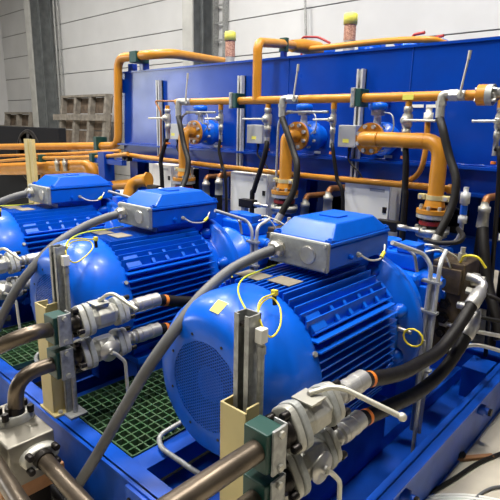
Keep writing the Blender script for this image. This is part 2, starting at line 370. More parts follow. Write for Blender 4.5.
# left loop over the tank corner
t = thing('loop_pipe', 'orange pipe looping from the left, up and over the tank corner', 'pipe', (-4.927,3.200,1.901))
pz = (-4.959,3.200,1.475)
MB().tube([(-9.452,3.200,1.211), (pz[0], 3.2, (-4.964,3.200,1.410)[2]), (-4.894,3.200,2.328), (-4.299,3.200,2.320), (-4.175,3.350,2.338), (-4.484,4.400,2.391)], .045, 18, fillet=.13).build('pipe_run', ORANGE, t)
c = V((-4.544,3.220,2.335)); MB().box(c.x - .06, c.x + .06, 3.14, 3.3, c.z - .08, c.z + .03).build('clamp_block', GREEN, t, .005)
MB().box(c.x - .03, c.x + .03, 3.24, 3.32, 2.19, c.z - .07).build('clamp_post', TANK, t)

# drops from the manifold, one set per unit
def hose_drop(k, pts, label):
    x, y, z = sh((-1.18, MY - .01, MZ), k)
    t = thing('hose_drop_fitting', 'zinc elbow and upright lever valve on the manifold above the %s suction pipe' % WHO[k], 'valve', (x, y, z), 'lever valves on the manifold')
    MB().tube([(x + .06, MY - .02, z + .005), (x, MY - .055, z + .005), (x, MY - .055, z - .035)], .022, 16, fillet=.025).build('elbow', ZINC, t)
    MB().hexn((x + .03, MY - .03, z), (x + .075, MY - .02, z), .034).hexn((x, MY - .055, z - .03), (x, MY - .055, z - .055), .03).build('nut', ZINC, t)
    MB().cyl((x + .075, MY - .02, z), (x + .115, MY - .015, z), .028).build('valve_body', GALV, t)
    hx = x + .10
    MB().lathe((hx, MY - .055, z), (0, 1, 0), [(0, .018), (.03, .018)], 14).build('spindle', ZINC, t)
    MB().tube([(hx, MY - .06, z), (hx + .012, MY - .06, z + .09), (hx + .025, MY - .055, z + .2)], .006, 10).cyl((hx + .024, MY - .055, z + .18), (hx + .028, MY - .055, z + .225), .009).build('lever', HANDLE, t)
    h = thing('hydraulic_hose', label, 'hose', (x, y, z), 'black hoses hanging from the manifold')
    MB().cyl((x, MY - .055, z - .05), (x, MY - .055, z - .12), .025).build('ferrule', ZINC, h)
    P = [(x, MY - .055, z - .12)] + pts
    MB().tube(P, .0225, 14, spline=True).build('hose', RUBBER, h)
    e = V(P[-1]); d = (e - V(P[-2])).normalized()
    MB().cyl(e, e + d * .07, .026).build('ferrule', BRIGHT, h)
hose_drop(0, [(-1.134,2.800,1.655), (-1.077,2.780,1.522), (-1.008,2.740,1.394), (-0.998,2.700,1.257), (-1.025,2.620,1.099)], 'black hose curving down beside the nearest suction pipe')
hose_drop(1, [(-2.238,2.800,1.619), (-2.163,2.780,1.500), (-2.092,2.740,1.397), (-2.078,2.700,1.238), (-2.119,2.620,1.076)], 'black hose curving down beside the middle suction pipe')
hose_drop(2, [(-3.396,2.800,1.650), (-3.323,2.780,1.488), (-3.226,2.740,1.371), (-3.193,2.700,1.260), (-3.162,2.620,1.154)], 'black hose curving down beside the farthest suction pipe')

def branch_valve(x, big, side, hose, label, vl):
    s = .88 if big else .62; y = MY; z = MZ - .026
    t = thing('branch_valve', vl, 'valve', (x, y, z), 'branch valves under the manifold')
    MB().cyl((x, y, z), (x, y, z - .04), .02).build('nipple', ORANGE, t)
    MB().lathe((x, y, z - .03), (0, 0, -1), [(0, .02 * s), (.0, .03 * s), (.03, .03 * s), (.03, .022 * s), (.05, .035 * s), (.11, .035 * s), (.13, .022 * s), (.13, .03 * s), (.17, .03 * s), (.17, .024 * s), (.24, .024 * s)], 16).build('valve_body', ZINC, t)
    MB().lathe((x, y - .02, z - .11), (0, -1, 0), [(0, .028 * s), (.025, .028 * s), (.025, .012), (.04, .012)], 16).build('bonnet', ZINC, t)
    L = .2 if big else .12
    MB().tube([(x, y - .055, z - .11), (x + side * L, y - .06, z - .112)], .0075, 10).build('lever', HANDLE, t)
    if hose:
        h = thing('hydraulic_hose', label, 'hose', (x, y, z - .3), 'thin black hoses under the branch valves')
        MB().tube([(x, y, z - .26)] + hose, .0195 if big else .013, 12, spline=True).build('hose', RUBBER, h)
        MB().cyl((x, y, z - .24), (x, y, z - .29), .024 * s).build('ferrule', BRIGHT, h)
        hz = z - .32; MB().cyl((x, y, hz), (x - .001, y, hz - .015), (.0205 if big else .014)).build('marker_band', BAND, h)
BX = (-1.399,2.880,1.720)[0]; SX = (-1.927,2.880,1.749)[0]
branch_valve(BX, True, 1, [(-1.374,2.880,1.475), (-1.363,2.880,1.307), (-1.353,2.880,1.142), ((-1.353,2.880,1.142)[0], 2.9, .095)], 'straight black hose behind the nearest orange pipe', 'large zinc branch valve above the nearest thick orange pipe')
branch_valve(BX - PITCH + .04, True, -1, [(-2.497,2.880,1.483), (-2.533,2.880,1.370), (-2.609,2.880,1.173), (-2.627,2.880,1.054), ((-2.627,2.880,1.054)[0], 2.9, .095)], 'black hose slanting across the middle white cabinet', 'large zinc branch valve right of the middle junction box')
branch_valve(BX - 2 * PITCH, True, -1, [(-3.772,2.880,1.335), (-3.764,2.880,1.152), ((-3.764,2.880,1.152)[0], 2.9, .095)], 'short black hose right of the left strut channel', 'large zinc branch valve beside the leftmost strut channel')
branch_valve((-0.877,2.880,1.753)[0], False, -1, [(-0.852,2.880,1.558), (-0.831,2.880,1.401), ((-0.831,2.880,1.401)[0], 3.0, .8), ((-0.831,2.880,1.401)[0], 3.1, .3)], 'thin black hose at the right edge of view', 'small zinc branch valve at the right edge of view')
branch_valve(SX, False, -1, [(-1.902,2.880,1.510), (-1.857,2.880,1.327), (-1.793,2.880,1.118), ((-1.793,2.880,1.118)[0], 2.9, .095)], 'thin black hose left of the nearest white cabinet', 'small zinc branch valve right of the middle butterfly valve')
branch_valve((-3.006,2.880,1.750)[0], False, -1, [(-3.004,2.880,1.460), (-2.968,2.880,1.342), (-2.919,2.880,1.143), ((-2.919,2.880,1.143)[0], 2.9, .095)], 'thin black hose left of the middle white cabinet', 'small zinc branch valve right of the farthest butterfly valve')
for k, lab in ((0, 'grey tube arching beside the middle butterfly valve'), (1, 'grey tube arching beside the farthest butterfly valve')):
    p = V(((-2.255,2.880,1.756))) - V((k * 1.1, 0, 0))
    q = [(SX - .03 - k * 1.09, 2.88, p.z), (p.x - .03, 2.88, p.z), (p.x - .11, 2.88, p.z - .03), (p.x - .13, 2.88, p.z - .1), (p.x - .135, 2.88, 1.18)]
    t = thing('instrument_tube', lab, 'tube', q[-1], 'grey tubes arching before the tank')
    MB().tube(q, .009, 12, fillet=.06).build('tube', GALV, t)
    MB().hexn((q[1][0] + .02, 2.88, p.z), (q[1][0] - .02, 2.88, p.z), .014).build('union_nut', ZINC, t)
t = thing('drain_tube', 'thin orange tube with a zinc cap bending down behind nearest pipe', 'tube', (-1.360,3.100,1.727))
MB().tube([(-1.360,3.100,1.727), (-1.352,3.100,1.532), (-1.366,3.100,1.419), (-1.406,3.100,1.352), (-1.493,3.100,1.313)], .018, 12, fillet=.06).build('tube', ORANGE, t)
MB().lathe((-1.358,3.100,1.709), (0, 0, 1), [(0, .03), (.05, .03), (.05, .02), (.08, .02)], 14).cyl((-1.362,3.100,1.745), (-1.433,3.260,1.751), .02).build('cap', ZINC, t)
for u, lab in ((416, 'left'), (433, 'right')):
    p = V((-7.713,3.200,3.270)); a = V({416: (-1.522,3.260,1.808), 433: (-1.405,3.260,1.807)}[u])
    tag(MB().box(a.x - .05, a.x + .05, TY - .004, TY - .001, a.z - .01, a.z + .01).build('name_tag', WHITEP), lab + ' small white name tag on the tank above the nearest pipe', 'tag', 'name tags on the tank')
t = thing('copper_tube', 'thin copper tube bent beside the left strut channel', 'tube', (-4.058,3.100,1.389))
MB().tube([(-3.830,3.100,1.867), (-4.135,3.100,1.872), (-4.045,3.100,1.769), (-4.059,3.100,1.370), (-4.108,3.100,1.338), (-4.446,3.100,1.340)], .009, 10, fillet=.03).build('tube', COPPER, t)
# lower header pipe
t = thing('header_pipe', 'lower thin orange header pipe running below the tank ledge', 'pipe', (-2.3, 2.98, 1.27))
hz = 1.262
MB().tube([(-4.412,2.980,1.344), (-3.842,2.980,1.328), (-2.436,2.980,1.312), (-1.816,2.980,1.312), (-1.115,2.980,1.318)], .021, 14, spline=True).build('pipe_run', ORANGE, t)
MB().lathe((-1.138,2.980,1.316), (1, 0, 0), [(0, .03), (.03, .03), (.03, .02), (.05, .02)], 12).build('end_fitting', ORANGE, t)
c = V((-4.466,2.980,1.331)); MB().sph(c, .05).box(c.x - .05, c.x + .05, c.y - .03, c.y + .03, c.z - .05, c.z + .04).build('end_clamp', BLACKM, t, .004)
for u in (0, 1):
    x = -2.36 - u * PITCH
    MB().box(x - .03, x + .03, 2.95, 3.01, 1.2, 1.29).cyl((x, 2.98, 1.2), (x, 2.98, .9), .014).build('support_fitting', ZINC, t)

# ------------------------------------------------------------------ butterfly valves and suction pipes
def flange(mb, c, d, r, th): return mb.lathe(c, d, [(0, r), (th, r)], 32, True)
def butterfly(x, z, yf, label):
    t = thing('butterfly_valve', label, 'valve', (x, yf + .1, z), 'blue butterfly valves on the tank')
    MB().lathe((x, yf + .03, z), (0, 1, 0), [(-.005, .1), (.02, .1), (.03, .078), (.1, .078), (.11, .105), (.14, .112), (.17, .112)], 36).cyl((x, yf + .19, z), (x, TY, z), .085).build('valve_body', BLUE, t)
    for k in range(8):
        a = PI / 8 + k * PI / 4; c = (x + .082 * math.cos(a), yf + .13, z + .082 * math.sin(a)); bolt(MB(), c, (0, -1, 0), .012, .02).build('rear_bolt', ZINC, t)
    MB().lathe((x, yf + .09, z + .07), (0, 0, 1), [(0, .03), (.06, .024), (.1, .024), (.1, .034), (.115, .034)], 16).build('neck', GALVL, t)
    MB().box(x - .035, x + .035, yf + .06, yf + .12, z + .15, z + .185).build('bracket', GALV, t, .003)
    MB().lathe((x, yf + .09, z + .185), (0, 0, 1), [(0, .055), (.012, .062), (.035, .062), (.045, .05), (.045, .03), (.06, .025)], 24).build('actuator', BLUE, t)
    MB().lathe((x, yf + .09, z + .245), (0, 0, 1), [(0, .022), (.012, .018)], 14).build('indicator', RED, t)
    MB().tube([(x + .05, yf + .08, z + .17), (x + .12, yf + .06, z + .15), (x + .14, yf + .05, z + .06), (x + .09, yf + .05, z + .01)], .005, 8, spline=True).build('cable_loop', GALV, t)
    MB().box(x - .03, x + .03, TY - .004, TY - .001, z - .13, z - .112).build('name_tag', WHITEP, t)
def suction(k, label, direct):
    x = -1.169 - .0 - k * PITCH + (0 if k == 0 else .012); y = 2.88; yf = 2.985; zf = 1.59; zb = 1.225
    t = thing('suction_pipe', label, 'pipe', (x, y, 1.1), 'thick orange suction pipes')
    if direct:
        MB().tube([(x, yf, zf), (x, y, zf), (x, y, zb)], .046, 24, fillet=.1).build('elbow_pipe', ORANGE, t); fx = x
    else:
        fx = (-1.696,2.985,1.586)[0]
        MB().tube([(fx, yf + .01, zf), (fx, y + .01, zf), (x, y, zf), (x, y, zb)], .046, 24, fillet=.1).build('elbow_pipe', ORANGE, t)
        for q in ((fx + .12, y, zf), (x - .1, y, zf)): MB().cyl(q, (q[0] + .004, y, zf), .0468, n=24).build('weld_ring', ORANGE, t)
    fl = flange(MB(), (fx, yf, zf), (0, 1, 0), .103, .024).build('tank_flange', ORANGE, t, .002)
    for i in range(8):
        a = PI / 8 + i * PI / 4; c = (fx + .082 * math.cos(a), yf, zf + .082 * math.sin(a)); bolt(MB(), c, (0, -1, 0), .0145, .018).build('flange_bolt', GALVL, t)
    MB().lathe((x, y, zb + .02), (0, 0, -1), [(-.03, .046), (0, .055), (.03, .062)], 24).build('neck', ORANGE, t)
    flange(MB(), (x, y, 1.177), (0, 0, 1), .1, .024).build('pump_flange', ORANGE, t, .002)
    for i in range(8):
        a = i * PI / 4; c = (x + .08 * math.cos(a), y + .08 * math.sin(a), 1.201); bolt(MB(), c, (0, 0, 1), .011, .022).build('flange_bolt', ZINC, t)
    cl = MB().cyl((x, y, 1.257), (x, y, 1.284), .054, n=24).box(x - .095, x - .05, y - .03, y + .0, 1.254, 1.287).box(x + .05, x + .095, y - .03, y + .0, 1.254, 1.287)
    cl.build('pipe_band', CREAM, t, .003)
    for s in (-.075, .075): bolt(MB(), (x + s, y - .03, 1.270), (0, -1, 0), .011, .012).build('band_bolt', ZINC, t)
    j = thing('expansion_joint', 'zinc flanged rubber expansion joint under the %s orange suction pipe' % WHO[k], 'joint', (x, y, 1.05), 'expansion joints on the pumps')
    MB().lathe((x, y, 1.174), (0, 0, -1), [(0, .098), (.022, .098), (.03, .075)], 20, smooth=False).build('upper_flange', ZINC, j)
    MB().lathe((x, y, 1.147), (0, 0, -1), [(0, .07), (.02, .075), (.05, .072), (.06, .065)], 24).build('rubber_bellows', BLACKM, j)
    MB().cyl((x, y, 1.134), (x, y, 1.110), .078, n=28).build('red_band', RED, j)
    MB().lathe((x, y, 1.090), (0, 0, -1), [(0, .08), (.005, .1), (.03, .1), (.03, .09), (.05, .09)], 28).build('lower_flange', ZINC, j)
    for i in range(6):
        a = i * PI / 3 + .4; bolt(MB(), (x + .087 * math.cos(a), y + .087 * math.sin(a), 1.082), (0, 0, 1), .012, .02).build('bolt', ZINC, j)
    return fx, zf, yf
LS = ['thick orange suction pipe nearest the camera, running right before dropping', 'orange suction pipe behind the nearest motor, dropping from middle tank valve', 'orange suction pipe farthest left, dropping behind the middle motor']
LB = ['blue butterfly valve nearest the camera on the tank face', 'blue butterfly valve in the middle of the tank face', 'blue butterfly valve farthest left on the tank face']
for k in range(3):
    fx, zf, yf = suction(k, LS[k], k > 0); butterfly(fx, zf, yf, LB[k])

# ------------------------------------------------------------------ skid
t = thing('pump_skid', 'large blue steel skid frame carrying the three motors', 'skid frame', (-2.6, 2, 0))
RZ = .31
def ibeam_x(x0, x1, yc, w, z0, z1):
    return MB().box(x0, x1, yc - w / 2, yc + w / 2, z1 - .014, z1).box(x0, x1, yc - w / 2, yc + w / 2, z0, z0 + .014).box(x0, x1, yc - w / 2 + .012, yc - w / 2 + .024, z0, z1)
def ibeam_y(y0, y1, xc, w, z0, z1):
    return MB().box(xc - w / 2, xc + w / 2, y0, y1, z1 - .014, z1).box(xc - w / 2, xc + w / 2 - .03, y0, y1, z0, z0 + .014).box(xc - .01, xc + .0, y0, y1, z0, z1)
ibeam_x(-5.2, -.657, .968, .09, 0, RZ).build('front_beam', SKID, t, .002)
ibeam_y(.923, 3.21, -.695, .076, 0, RZ - .002).build('side_beam', SKID, t, .002)
ibeam_x(-5.2, -.657, 3.17, .09, 0, RZ).build('rear_beam', SKID, t, .002)
MB().box(-1.5, -.73, 1.013, 3.15, .075, .085).build('drip_tray', SKID, t)
MB().box(-5.2, -1.5, 1.013, 3.15, .07, .08).build('shade_sheet', DARK, t)  # black sheet stands in for the deep shade under motors and grating
for k in range(3):
    xc = -1.2 - PITCH * k
    for dx in (-.26, .18):
        MB().box(xc + dx - .05, xc + dx + .05, 1.06, 3.13, .085, .16).build('support_rail', SKID, t, .003)
    for dx, w_ in ((-.2, .09), (.2, .09)):
        MB().box(xc + dx - w_ / 2, xc + dx + w_ / 2, 1.42, 2.05, .16, .4).build('motor_mount', SKID, t, .003)
for xb in (-1.51, -2.185, -2.655, -3.335, -3.8, -4.47):
    MB().box(xb - .05, xb + .05, 1.013, 3.12, .22, RZ - .03 if abs(xb + 1.51) > .01 else RZ - .004).build('cross_beam', SKID, t, .003)
MB().box(-1.45, -1.28, .908, .923, .02, RZ - .01).build('joint_plate', SKID, t, .002)
for z in (.06, .25):
    for x in (-1.42, -1.31): bolt(MB(), (x, .908, z), (0, -1, 0), .011, .008).build('joint_bolt', BLACKM, t)
for y in (1.72, 2.62):
    MB().lathe((-.695, y, .2), (1, 0, 0), [(0, .03), (.03, .03), (.03, .02), (.05, .02)], 20).build('leveling_boss', SKID, t)
    bolt(MB(), (-.645, y, .2), (1, 0, 0), .02, .015).build('boss_bolt', BLACKM, t)
# cross plates at the far right end of the skid
MB().box(-.9, -.76, 2.9, 3.1, .085, .28).build('corner_gusset', SKID, t, .003)

def grating(x0, x1, y0, y1, label):
    m = MB(); z1 = RZ + .004; z0 = z1 - .03; n = int((x1 - x0) / .042); k = int((y1 - y0) / .042)
    for i in range(n + 1):
        x = x0 + (x1 - x0) * i / n; m.box(x - .0035, x + .0035, y0, y1, z0, z1)
    for j in range(k + 1):
        y = y0 + (y1 - y0) * j / k; m.box(x0, x1, y - .0035, y + .0035, z0, z1 - .001)
    tag(m.build('floor_grating', GRATE), label, 'grating', 'green gratings between the motors')
grating(-2.14, -1.56, 1.02, 2.2, 'green open grating between the nearest and middle motors')
grating(-3.29, -2.71, 1.02, 2.2, 'green open grating between the middle and farthest motors')
grating(-4.43, -3.85, 1.02, 2.2, 'green open grating beyond the farthest motor')

# ------------------------------------------------------------------ motors
AX, AZ = -1.2, .737
def make_motor():
    t = thing('electric_motor', 'nearest large blue finned electric motor on the skid', 'motor', (AX, 1.6, .4), 'blue electric motors on the skid')
    # fan cover
    prof = [(0, .17), (0, .242), (.012, .262), (.035, .285), (.065, .305), (.1, .318), (.14, .325), (.26, .325), (.27, .318), (.27, .29)]
    fc = MB().lathe((AX, 1.095, AZ), (0, 1, 0), prof, 72)
    fc.f = [f for f in fc.f if len(f) < 20]; fc.m = fc.m[:len(fc.f)]; fc.sm = fc.sm[:len(fc.f)]
    cv = fc.build('fan_cover', BLUE, t)
    MB().lathe((AX, 1.12, AZ), (0, 1, 0), [(0, .19), (.01, .19)], 48).build('cavity', DARK, cv)
    MB().lathe((AX, 1.112, AZ), (0, 1, 0), [(0, .06), (.01, .07)], 32).build('fan_hub', BLUE, cv)
    g = MB(); R = .171; st = .0105
    for ang in (PI / 6, -PI / 6):
        n = int(R / st)
        for i in range(-n, n + 1):
            d = i * st; h = math.sqrt(max(0, R * R - d * d))
            if h < .01: continue
            c, s = math.cos(ang), math.sin(ang); ox, oz = -s * d, c * d
            g.bar((AX + ox - c * h, 1.097, AZ + oz - s * h), (AX + ox + c * h, 1.097, AZ + oz + s * h), .0034, .003, up=(0, 1, 0))
    g.build('fan_grille', BLUE, cv)
    for i in range(8):
        a = .35 + i * PI / 4; MB().lathe((AX + .195 * math.cos(a), 1.0945, AZ + .195 * math.sin(a)), (0, -1, 0), [(0, .006), (.002, .005)], 10).build('screw', BLACKM, cv)
    for a in (.45, 2.6):
        bolt(MB(), (AX + .325 * math.cos(a), 1.34, AZ + .325 * math.sin(a)), (math.cos(a), 0, math.sin(a)), .011, .008).build('cover_bolt', ZINC, cv)
    lab = MB(); th = [1.44 + q * .04 for q in range(5)]
    vs = [(AX + .2815 * math.cos(q), 1.122, AZ + .2815 * math.sin(q)) for q in th] + [(AX + .3105 * math.cos(q), 1.166, AZ + .3105 * math.sin(q)) for q in th]
    lab.add(vs, [(i, i + 1, i + 6, i + 5) for i in range(4)], True); lab.build('warning_label', LABELY, cv)
    # finned frame
    core = MB().lathe((AX, 1.35, AZ), (0, 1, 0), [(0, .235), (.58, .235)], 48); core.build('frame_core', BLUE, t)
    f = MB(); y0, y1 = 1.352, 1.93
    def fin_side(z, s, xo):
        dz = z - AZ; xi = math.sqrt(max(0, .228 ** 2 - dz * dz)) if abs(dz) < .228 else .1
        f.box(AX + s * xi if s > 0 else AX - xo, AX + xo if s > 0 else AX - xi, y0, y1, z - .003, z + .003)
    for i in range(13):
        z = AZ - .235 + i * .0345
        for s in (1, -1): fin_side(z, s, .312 - .05 * max(0, abs(z - AZ) - .15) / .1)
    for i in range(19):
        x = -.243 + i * .027; zi = math.sqrt(.228 ** 2 - x * x) if abs(x) < .228 else .05
        zo = .322 - .075 * max(0, abs(x) - .14) / .1
        f.box(AX + x - .003, AX + x + .003, y0, y1, AZ + zi, AZ + zo)
        if abs(x) < .2: f.box(AX + x - .003, AX + x + .003, y0, y1, AZ - .3, AZ - zi)
    f.build('cooling_fins', BLUE, t)
    # slanted lug rail with pockets at the upper right and left shoulders
    for s in (1, -1):
        m = MB(); u = V((s * .707, 0, .707)); w = V((s * .707, 0, -.707))   # outward, along the slope down
        def slab(ya, yb, a, b, r0, r1):
            c = V((AX, 0, AZ)); q = []
            for r in (r0, r1):
                q.append([c + u * r + w * a + V((0, ya, 0)), c + u * r + w * b + V((0, ya, 0)), c + u * r + w * b + V((0, yb, 0)), c + u * r + w * a + V((0, yb, 0))])
            m.hexa(*q)
        slab(1.375, 1.95, -.03, .05, .22, .315)
        slab(1.375, 1.95, -.034, -.026, .315, .334); slab(1.375, 1.95, .044, .052, .315, .334)
        slab(1.375, 1.46, -.026, .044, .315, .334)
        for ya in (1.53, 1.62, 1.73, 1.83, 1.93): slab(ya, ya + .02, -.026, .044, .315, .334)
        slab(1.53, 1.85, .006, .014, .315, .334)
        m.build('lifting_lug', BLUE, t, .003)
    # drive end
    e = MB().lathe((AX, 1.93, AZ), (0, 1, 0), [(0, .27), (.0, .29), (.05, .295), (.09, .27), (.12, .27), (.12, .355), (.14, .36), (.175, .36), (.185, .35)], 64)
    es = e.build('end_shield', BLUE, t)
    for i in range(8):
        a = PI / 8 + i * PI / 4
        MB().lathe((AX + .29 * math.cos(a), 2.02, AZ + .29 * math.sin(a)), (0, -1, 0), [(-.03, .035), (.02, .03), (.02, .016), (.035, .014)], 14).build('bolt_boss', BLUE, es)
    for a in (-.35,):
        MB().lathe((AX + .3 * math.cos(a), 1.9, AZ + .3 * math.sin(a)), (math.cos(a), 0, math.sin(a)), [(0, .03), (.025, .028)], 18).build('drain_boss', BLUE, t)
    for y in (1.47, 1.86):
        for s in (1, -1):
            MB().box(AX + s * .2 - .07, AX + s * .2 + .07, y - .06, y + .06, AZ - .337, AZ - .3).box(AX + s * .2 - .02, AX + s * .2 + .02, y - .05, y + .05, AZ - .3, AZ - .18).build('foot', BLUE, t, .004)
    # nameplates on the top fins
    for (xa, xb, ya, yb) in ((-.16, -.03, 1.40, 1.49), (-.01, .10, 1.43, 1.52)):
        MB().box(AX + xa, AX + xb, ya, yb, AZ + .323, AZ + .326).build('nameplate', NAME, t)
    # terminal box
    x0, x1, ya, yb = -1.34, -1.045, 1.61, 2.09
    MB().box(x0 + .05, x1 - .05, ya + .07, yb - .07, 1.0, 1.11).build('box_pedestal', BLUE, t, .004)
    tb = MB().box(x0, x1, ya, yb, 1.098, 1.19).build('terminal_box', BLUE, t, .006)
    MB().box(x0 - .004, x1 + .004, ya - .0, yb + .004, 1.193, 1.206).build('lid_rim', BLUE, tb, .003)
    MB().hexa([(x0, ya + .01, 1.205), (x1, ya + .01, 1.205), (x1, yb, 1.205), (x0, yb, 1.205)], [(-1.30, 1.70, 1.274), (-1.082, 1.70, 1.274), (-1.082, 2.0, 1.274), (-1.30, 2.0, 1.274)]).build('lid', BLUE, tb, .007)
    MB().box(-1.24, -1.14, 1.8, 1.88, 1.274, 1.281).build('lid_boss', BLUE, tb, .004)
    for p in ((x0 + .015, ya + .02), (x1 - .015, ya + .02), (x1 - .015, yb - .015), (x0 + .015, yb - .015)):
        MB().box(p[0] - .014, p[0] + .014, p[1] - .014, p[1] + .014, 1.206, 1.218).lathe((p[0], p[1], 1.218), (0, 0, 1), [(0, .009), (.006, .009)], 6).build('lid_bolt', BLUE, tb)
    gp = MB().box(x0 - .002, x1 + .006, ya - .022, ya - .001, 1.09, 1.212).build('gland_plate', PLATE, t, .008)
    for p in ((x0 + .012, 1.104), (x1 - .01, 1.104), (x0 + .012, 1.198), (x1 - .01, 1.198)):
        bolt(MB(), (p[0], ya - .022, p[1]), (0, -1, 0), .007, .005, 8).build('plate_screw', ZINC, gp)
    MB().lathe((-1.135, ya - .022, 1.152), (0, -1, 0), [(0, .038), (.003, .038), (.003, .034), (.005, .033)], 32, False).build('blanking_plug', DISC, gp)
    gx, gz = -1.285, 1.152
    MB().lathe((gx, ya - .022, gz), (0, -1, 0), [(0, .038), (.01, .038)], 8, False).lathe((gx, ya - .032, gz), (0, -1, 0), [(0, .032), (.01, .032), (.01, .037), (.024, .037), (.034, .027)], 10, False).build('cable_gland', DISC, gp)
    for yy in (1.76, 1.82):
        MB().lathe((x1, yy, 1.13), (1, 0, 0), [(0, .012), (.012, .012), (.012, .008), (.02, .008)], 8, False).build('side_gland', ZINC if yy > 1.8 else BLUE, tb)
    MB().tube([(x1 + .015, 1.82, 1.13), (x1 + .04, 1.86, 1.105), (x1 + .05, 1.93, 1.1), (x1 + .045, 1.97, 1.125), (x1 + .03, 2.0, 1.15)], .0042, 8, spline=True).build('sensor_lead', HANDLE, tb)
    MB().cyl((x1 + .05, 1.94, 1.105), (x1 + .045, 1.97, 1.122), .009).build('lead_sleeve', YELLOW, tb)
    return t
m0 = make_motor()
dup(m0, 1, 'middle large blue finned electric motor on the skid')
dup(m0, 2, 'farthest large blue finned electric motor, partly cut by the left edge')

def per_unit(fn):
    for k in range(3): fn(k)
S = lambda k, pts: [sh(p, k) for p in pts]
# power cables
def power_cable(k):
    pts = [(-1.275, 1.55, 1.15), (-1.313,1.470,1.129), (-1.347,1.350,1.082), (-1.344,1.200,1.014), (-1.346,1.080,0.916), (-1.392,0.990,0.781), (-1.479,0.920,0.582), (-1.575,0.870,0.389), (-1.705,0.830,0.171), (-1.788,0.800,0.002)]
    pts[0] = (-1.285, 1.565, 1.152)
    o = MB().tube(S(k, pts), .022 + .001 * k, 16, spline=True).build('power_cable', CABLE)
    tag(o, ['thick grey power cable sweeping from the nearest terminal box across the grating', 'thick grey power cable sweeping down from the middle terminal box', 'thick grey power cable leaving the farthest terminal box to the left'][k], 'cable', 'grey power cables')
per_unit(power_cable)
# yellow green earth wires
def earth(k):
    t = thing('earth_wire', 'yellow and green earth wire looping over the %s motor fan cover' % WHO[k], 'wire', sh((-1.0, 1.2, 1.05), k), 'earth wires on the fan covers')
    A = [(-.905, 1.01, 1.02), (-0.924,1.050,1.076), (-1.017,1.100,1.083), (-1.145,1.200,1.089), (-1.240,1.330,1.085), (-1.299,1.500,1.071), (-1.308,1.600,1.072)]
    MB().tube(S(k, A), .0036, 8, spline=True).build('long_wire', YG, t)
    Bp = [(-.9, 1.01, 1.02), (-0.921,1.050,1.090), (-0.946,1.100,1.118), (-0.990,1.200,1.099), (-0.955,1.200,1.073), (-0.888,1.120,1.054), (-0.869,1.060,1.042), (-0.875,1.030,1.071), (-0.917,1.050,1.116), (-0.946,1.100,1.131), (-1.024,1.250,1.093)]
    MB().tube(S(k, Bp), .0032, 8, spline=True).build('loop_wire', YELLOW, t)
    e = V(sh((-1.032,1.260,1.085), k))
    MB().cyl(e + V((0, 0, .01)), e + V((0.005, 0, -.035)), .008).build('terminal_lug', BLACKM, t)
    MB().box(e.x - .008, e.x + .012, e.y - .008, e.y + .008, e.z, e.z + .018).build('wire_tag', YELLOW, t)
per_unit(earth)
# posts, clamps
def post(k):
    x0 = [(-0.962,0.940,0.844)[0], (-2.180,0.940,0.841)[0], (-2.180,0.940,0.841)[0] - PITCH][k]; x1 = x0 + .105; zt = .845
    t = thing('support_post', 'cream support post carrying clamps before the %s motor' % WHO[k], 'post', ((x0 + x1) / 2, .98, RZ), 'cream support posts')
    MB().box(x0, x1, .94, .947, RZ + .012, zt).build('front_face', CREAM, t, .002)
    for a, b, z in ((x0, x0 + .007, zt), (x1 - .007, x1, zt + .012)): MB().box(a, b, .947, 1.0, RZ + .012, z).build('side_face', CREAM, t, .002)
    MB().box(x0 - .02, x1 + .03, .932, 1.01, RZ, RZ + .012).build('foot_plate', CREAM, t, .002)
    for x in (x0 - .008, x1 + .017): bolt(MB(), (x, .965, RZ + .012), (0, 0, 1), .011, .012).build('foot_bolt', ZINC, t)
per_unit(post)
def strut(k):
    t = thing('strut_channel', 'tall galvanised strut channel standing in front of the %s motor' % WHO[k], 'channel', sh((-.93, 1.0, RZ), k), 'tall strut channels before the motors')
    xo = -PITCH * k; x0, x1 = -.955 + xo, -.895 + xo; zt = 1.115
    MB().box(x0, x1, 1.035, 1.04, RZ, zt).box(x0, x0 + .004, .99, 1.04, RZ, zt).box(x1 - .004, x1, .99, 1.04, RZ, zt).box(x0, x0 + .018, .988, .992, RZ, zt).box(x1 - .018, x1, .988, .992, RZ, zt).build('channel', GALV, t)
    MB().box(x0 + .01, x1 - .01, .995, 1.034, zt - .04, zt - .03).build('end_cap', BLACKM, t)
    xt = -.875 + xo
    MB().cyl((xt, 1.02, RZ + .0), (xt, 1.02, 1.05), .011).build('conduit', GALV, t)
    MB().hexn((xt, 1.02, 1.0), (xt, 1.02, 1.025), .015).build('coupling', GALV, t)
    MB().box(xt - .014, xt + .014, 1.005, 1.035, 1.035, 1.08).build('top_connector', WHITEP, t, .003)
    MB().box(x0 - .03, x1 + .06, .975, 1.06, RZ, RZ + .01).build('foot_plate', GALV, t)
per_unit(strut)
UZ, LZ = .813, .659; VX = -.753
def clamps(k):
    for z, nm in ((UZ, 'upper'), (LZ, 'lower')):
        t = thing('pipe_clamp', 'green pipe clamp, the %s one on the %s cream post' % (nm, WHO[k]), 'pipe clamp', sh((VX, .9, z - .06), k), 'green pipe clamps on the posts')
        xo = -PITCH * k
        MB().box(VX - .048 + xo, VX + .036 + xo, .872, .939, z - .06, z + .06).build('clamp_block', GREEN, t, .004)
        MB().box(VX + .037 + xo, VX + .046 + xo, .888, .945, z - .067, z + .067).build('clamp_plate', GALV, t, .002)
        MB().box(VX + .0 + xo, VX + .046 + xo, .9395, .945, z - .07, z + .07).build('back_plate', GALV, t, .002)
        for dz in (-.05, .05): bolt(MB(), sh((VX + .046, .915, z + dz), k), (1, 0, 0), .011, .008).build('clamp_bolt', ZINC, t)
per_unit(clamps)
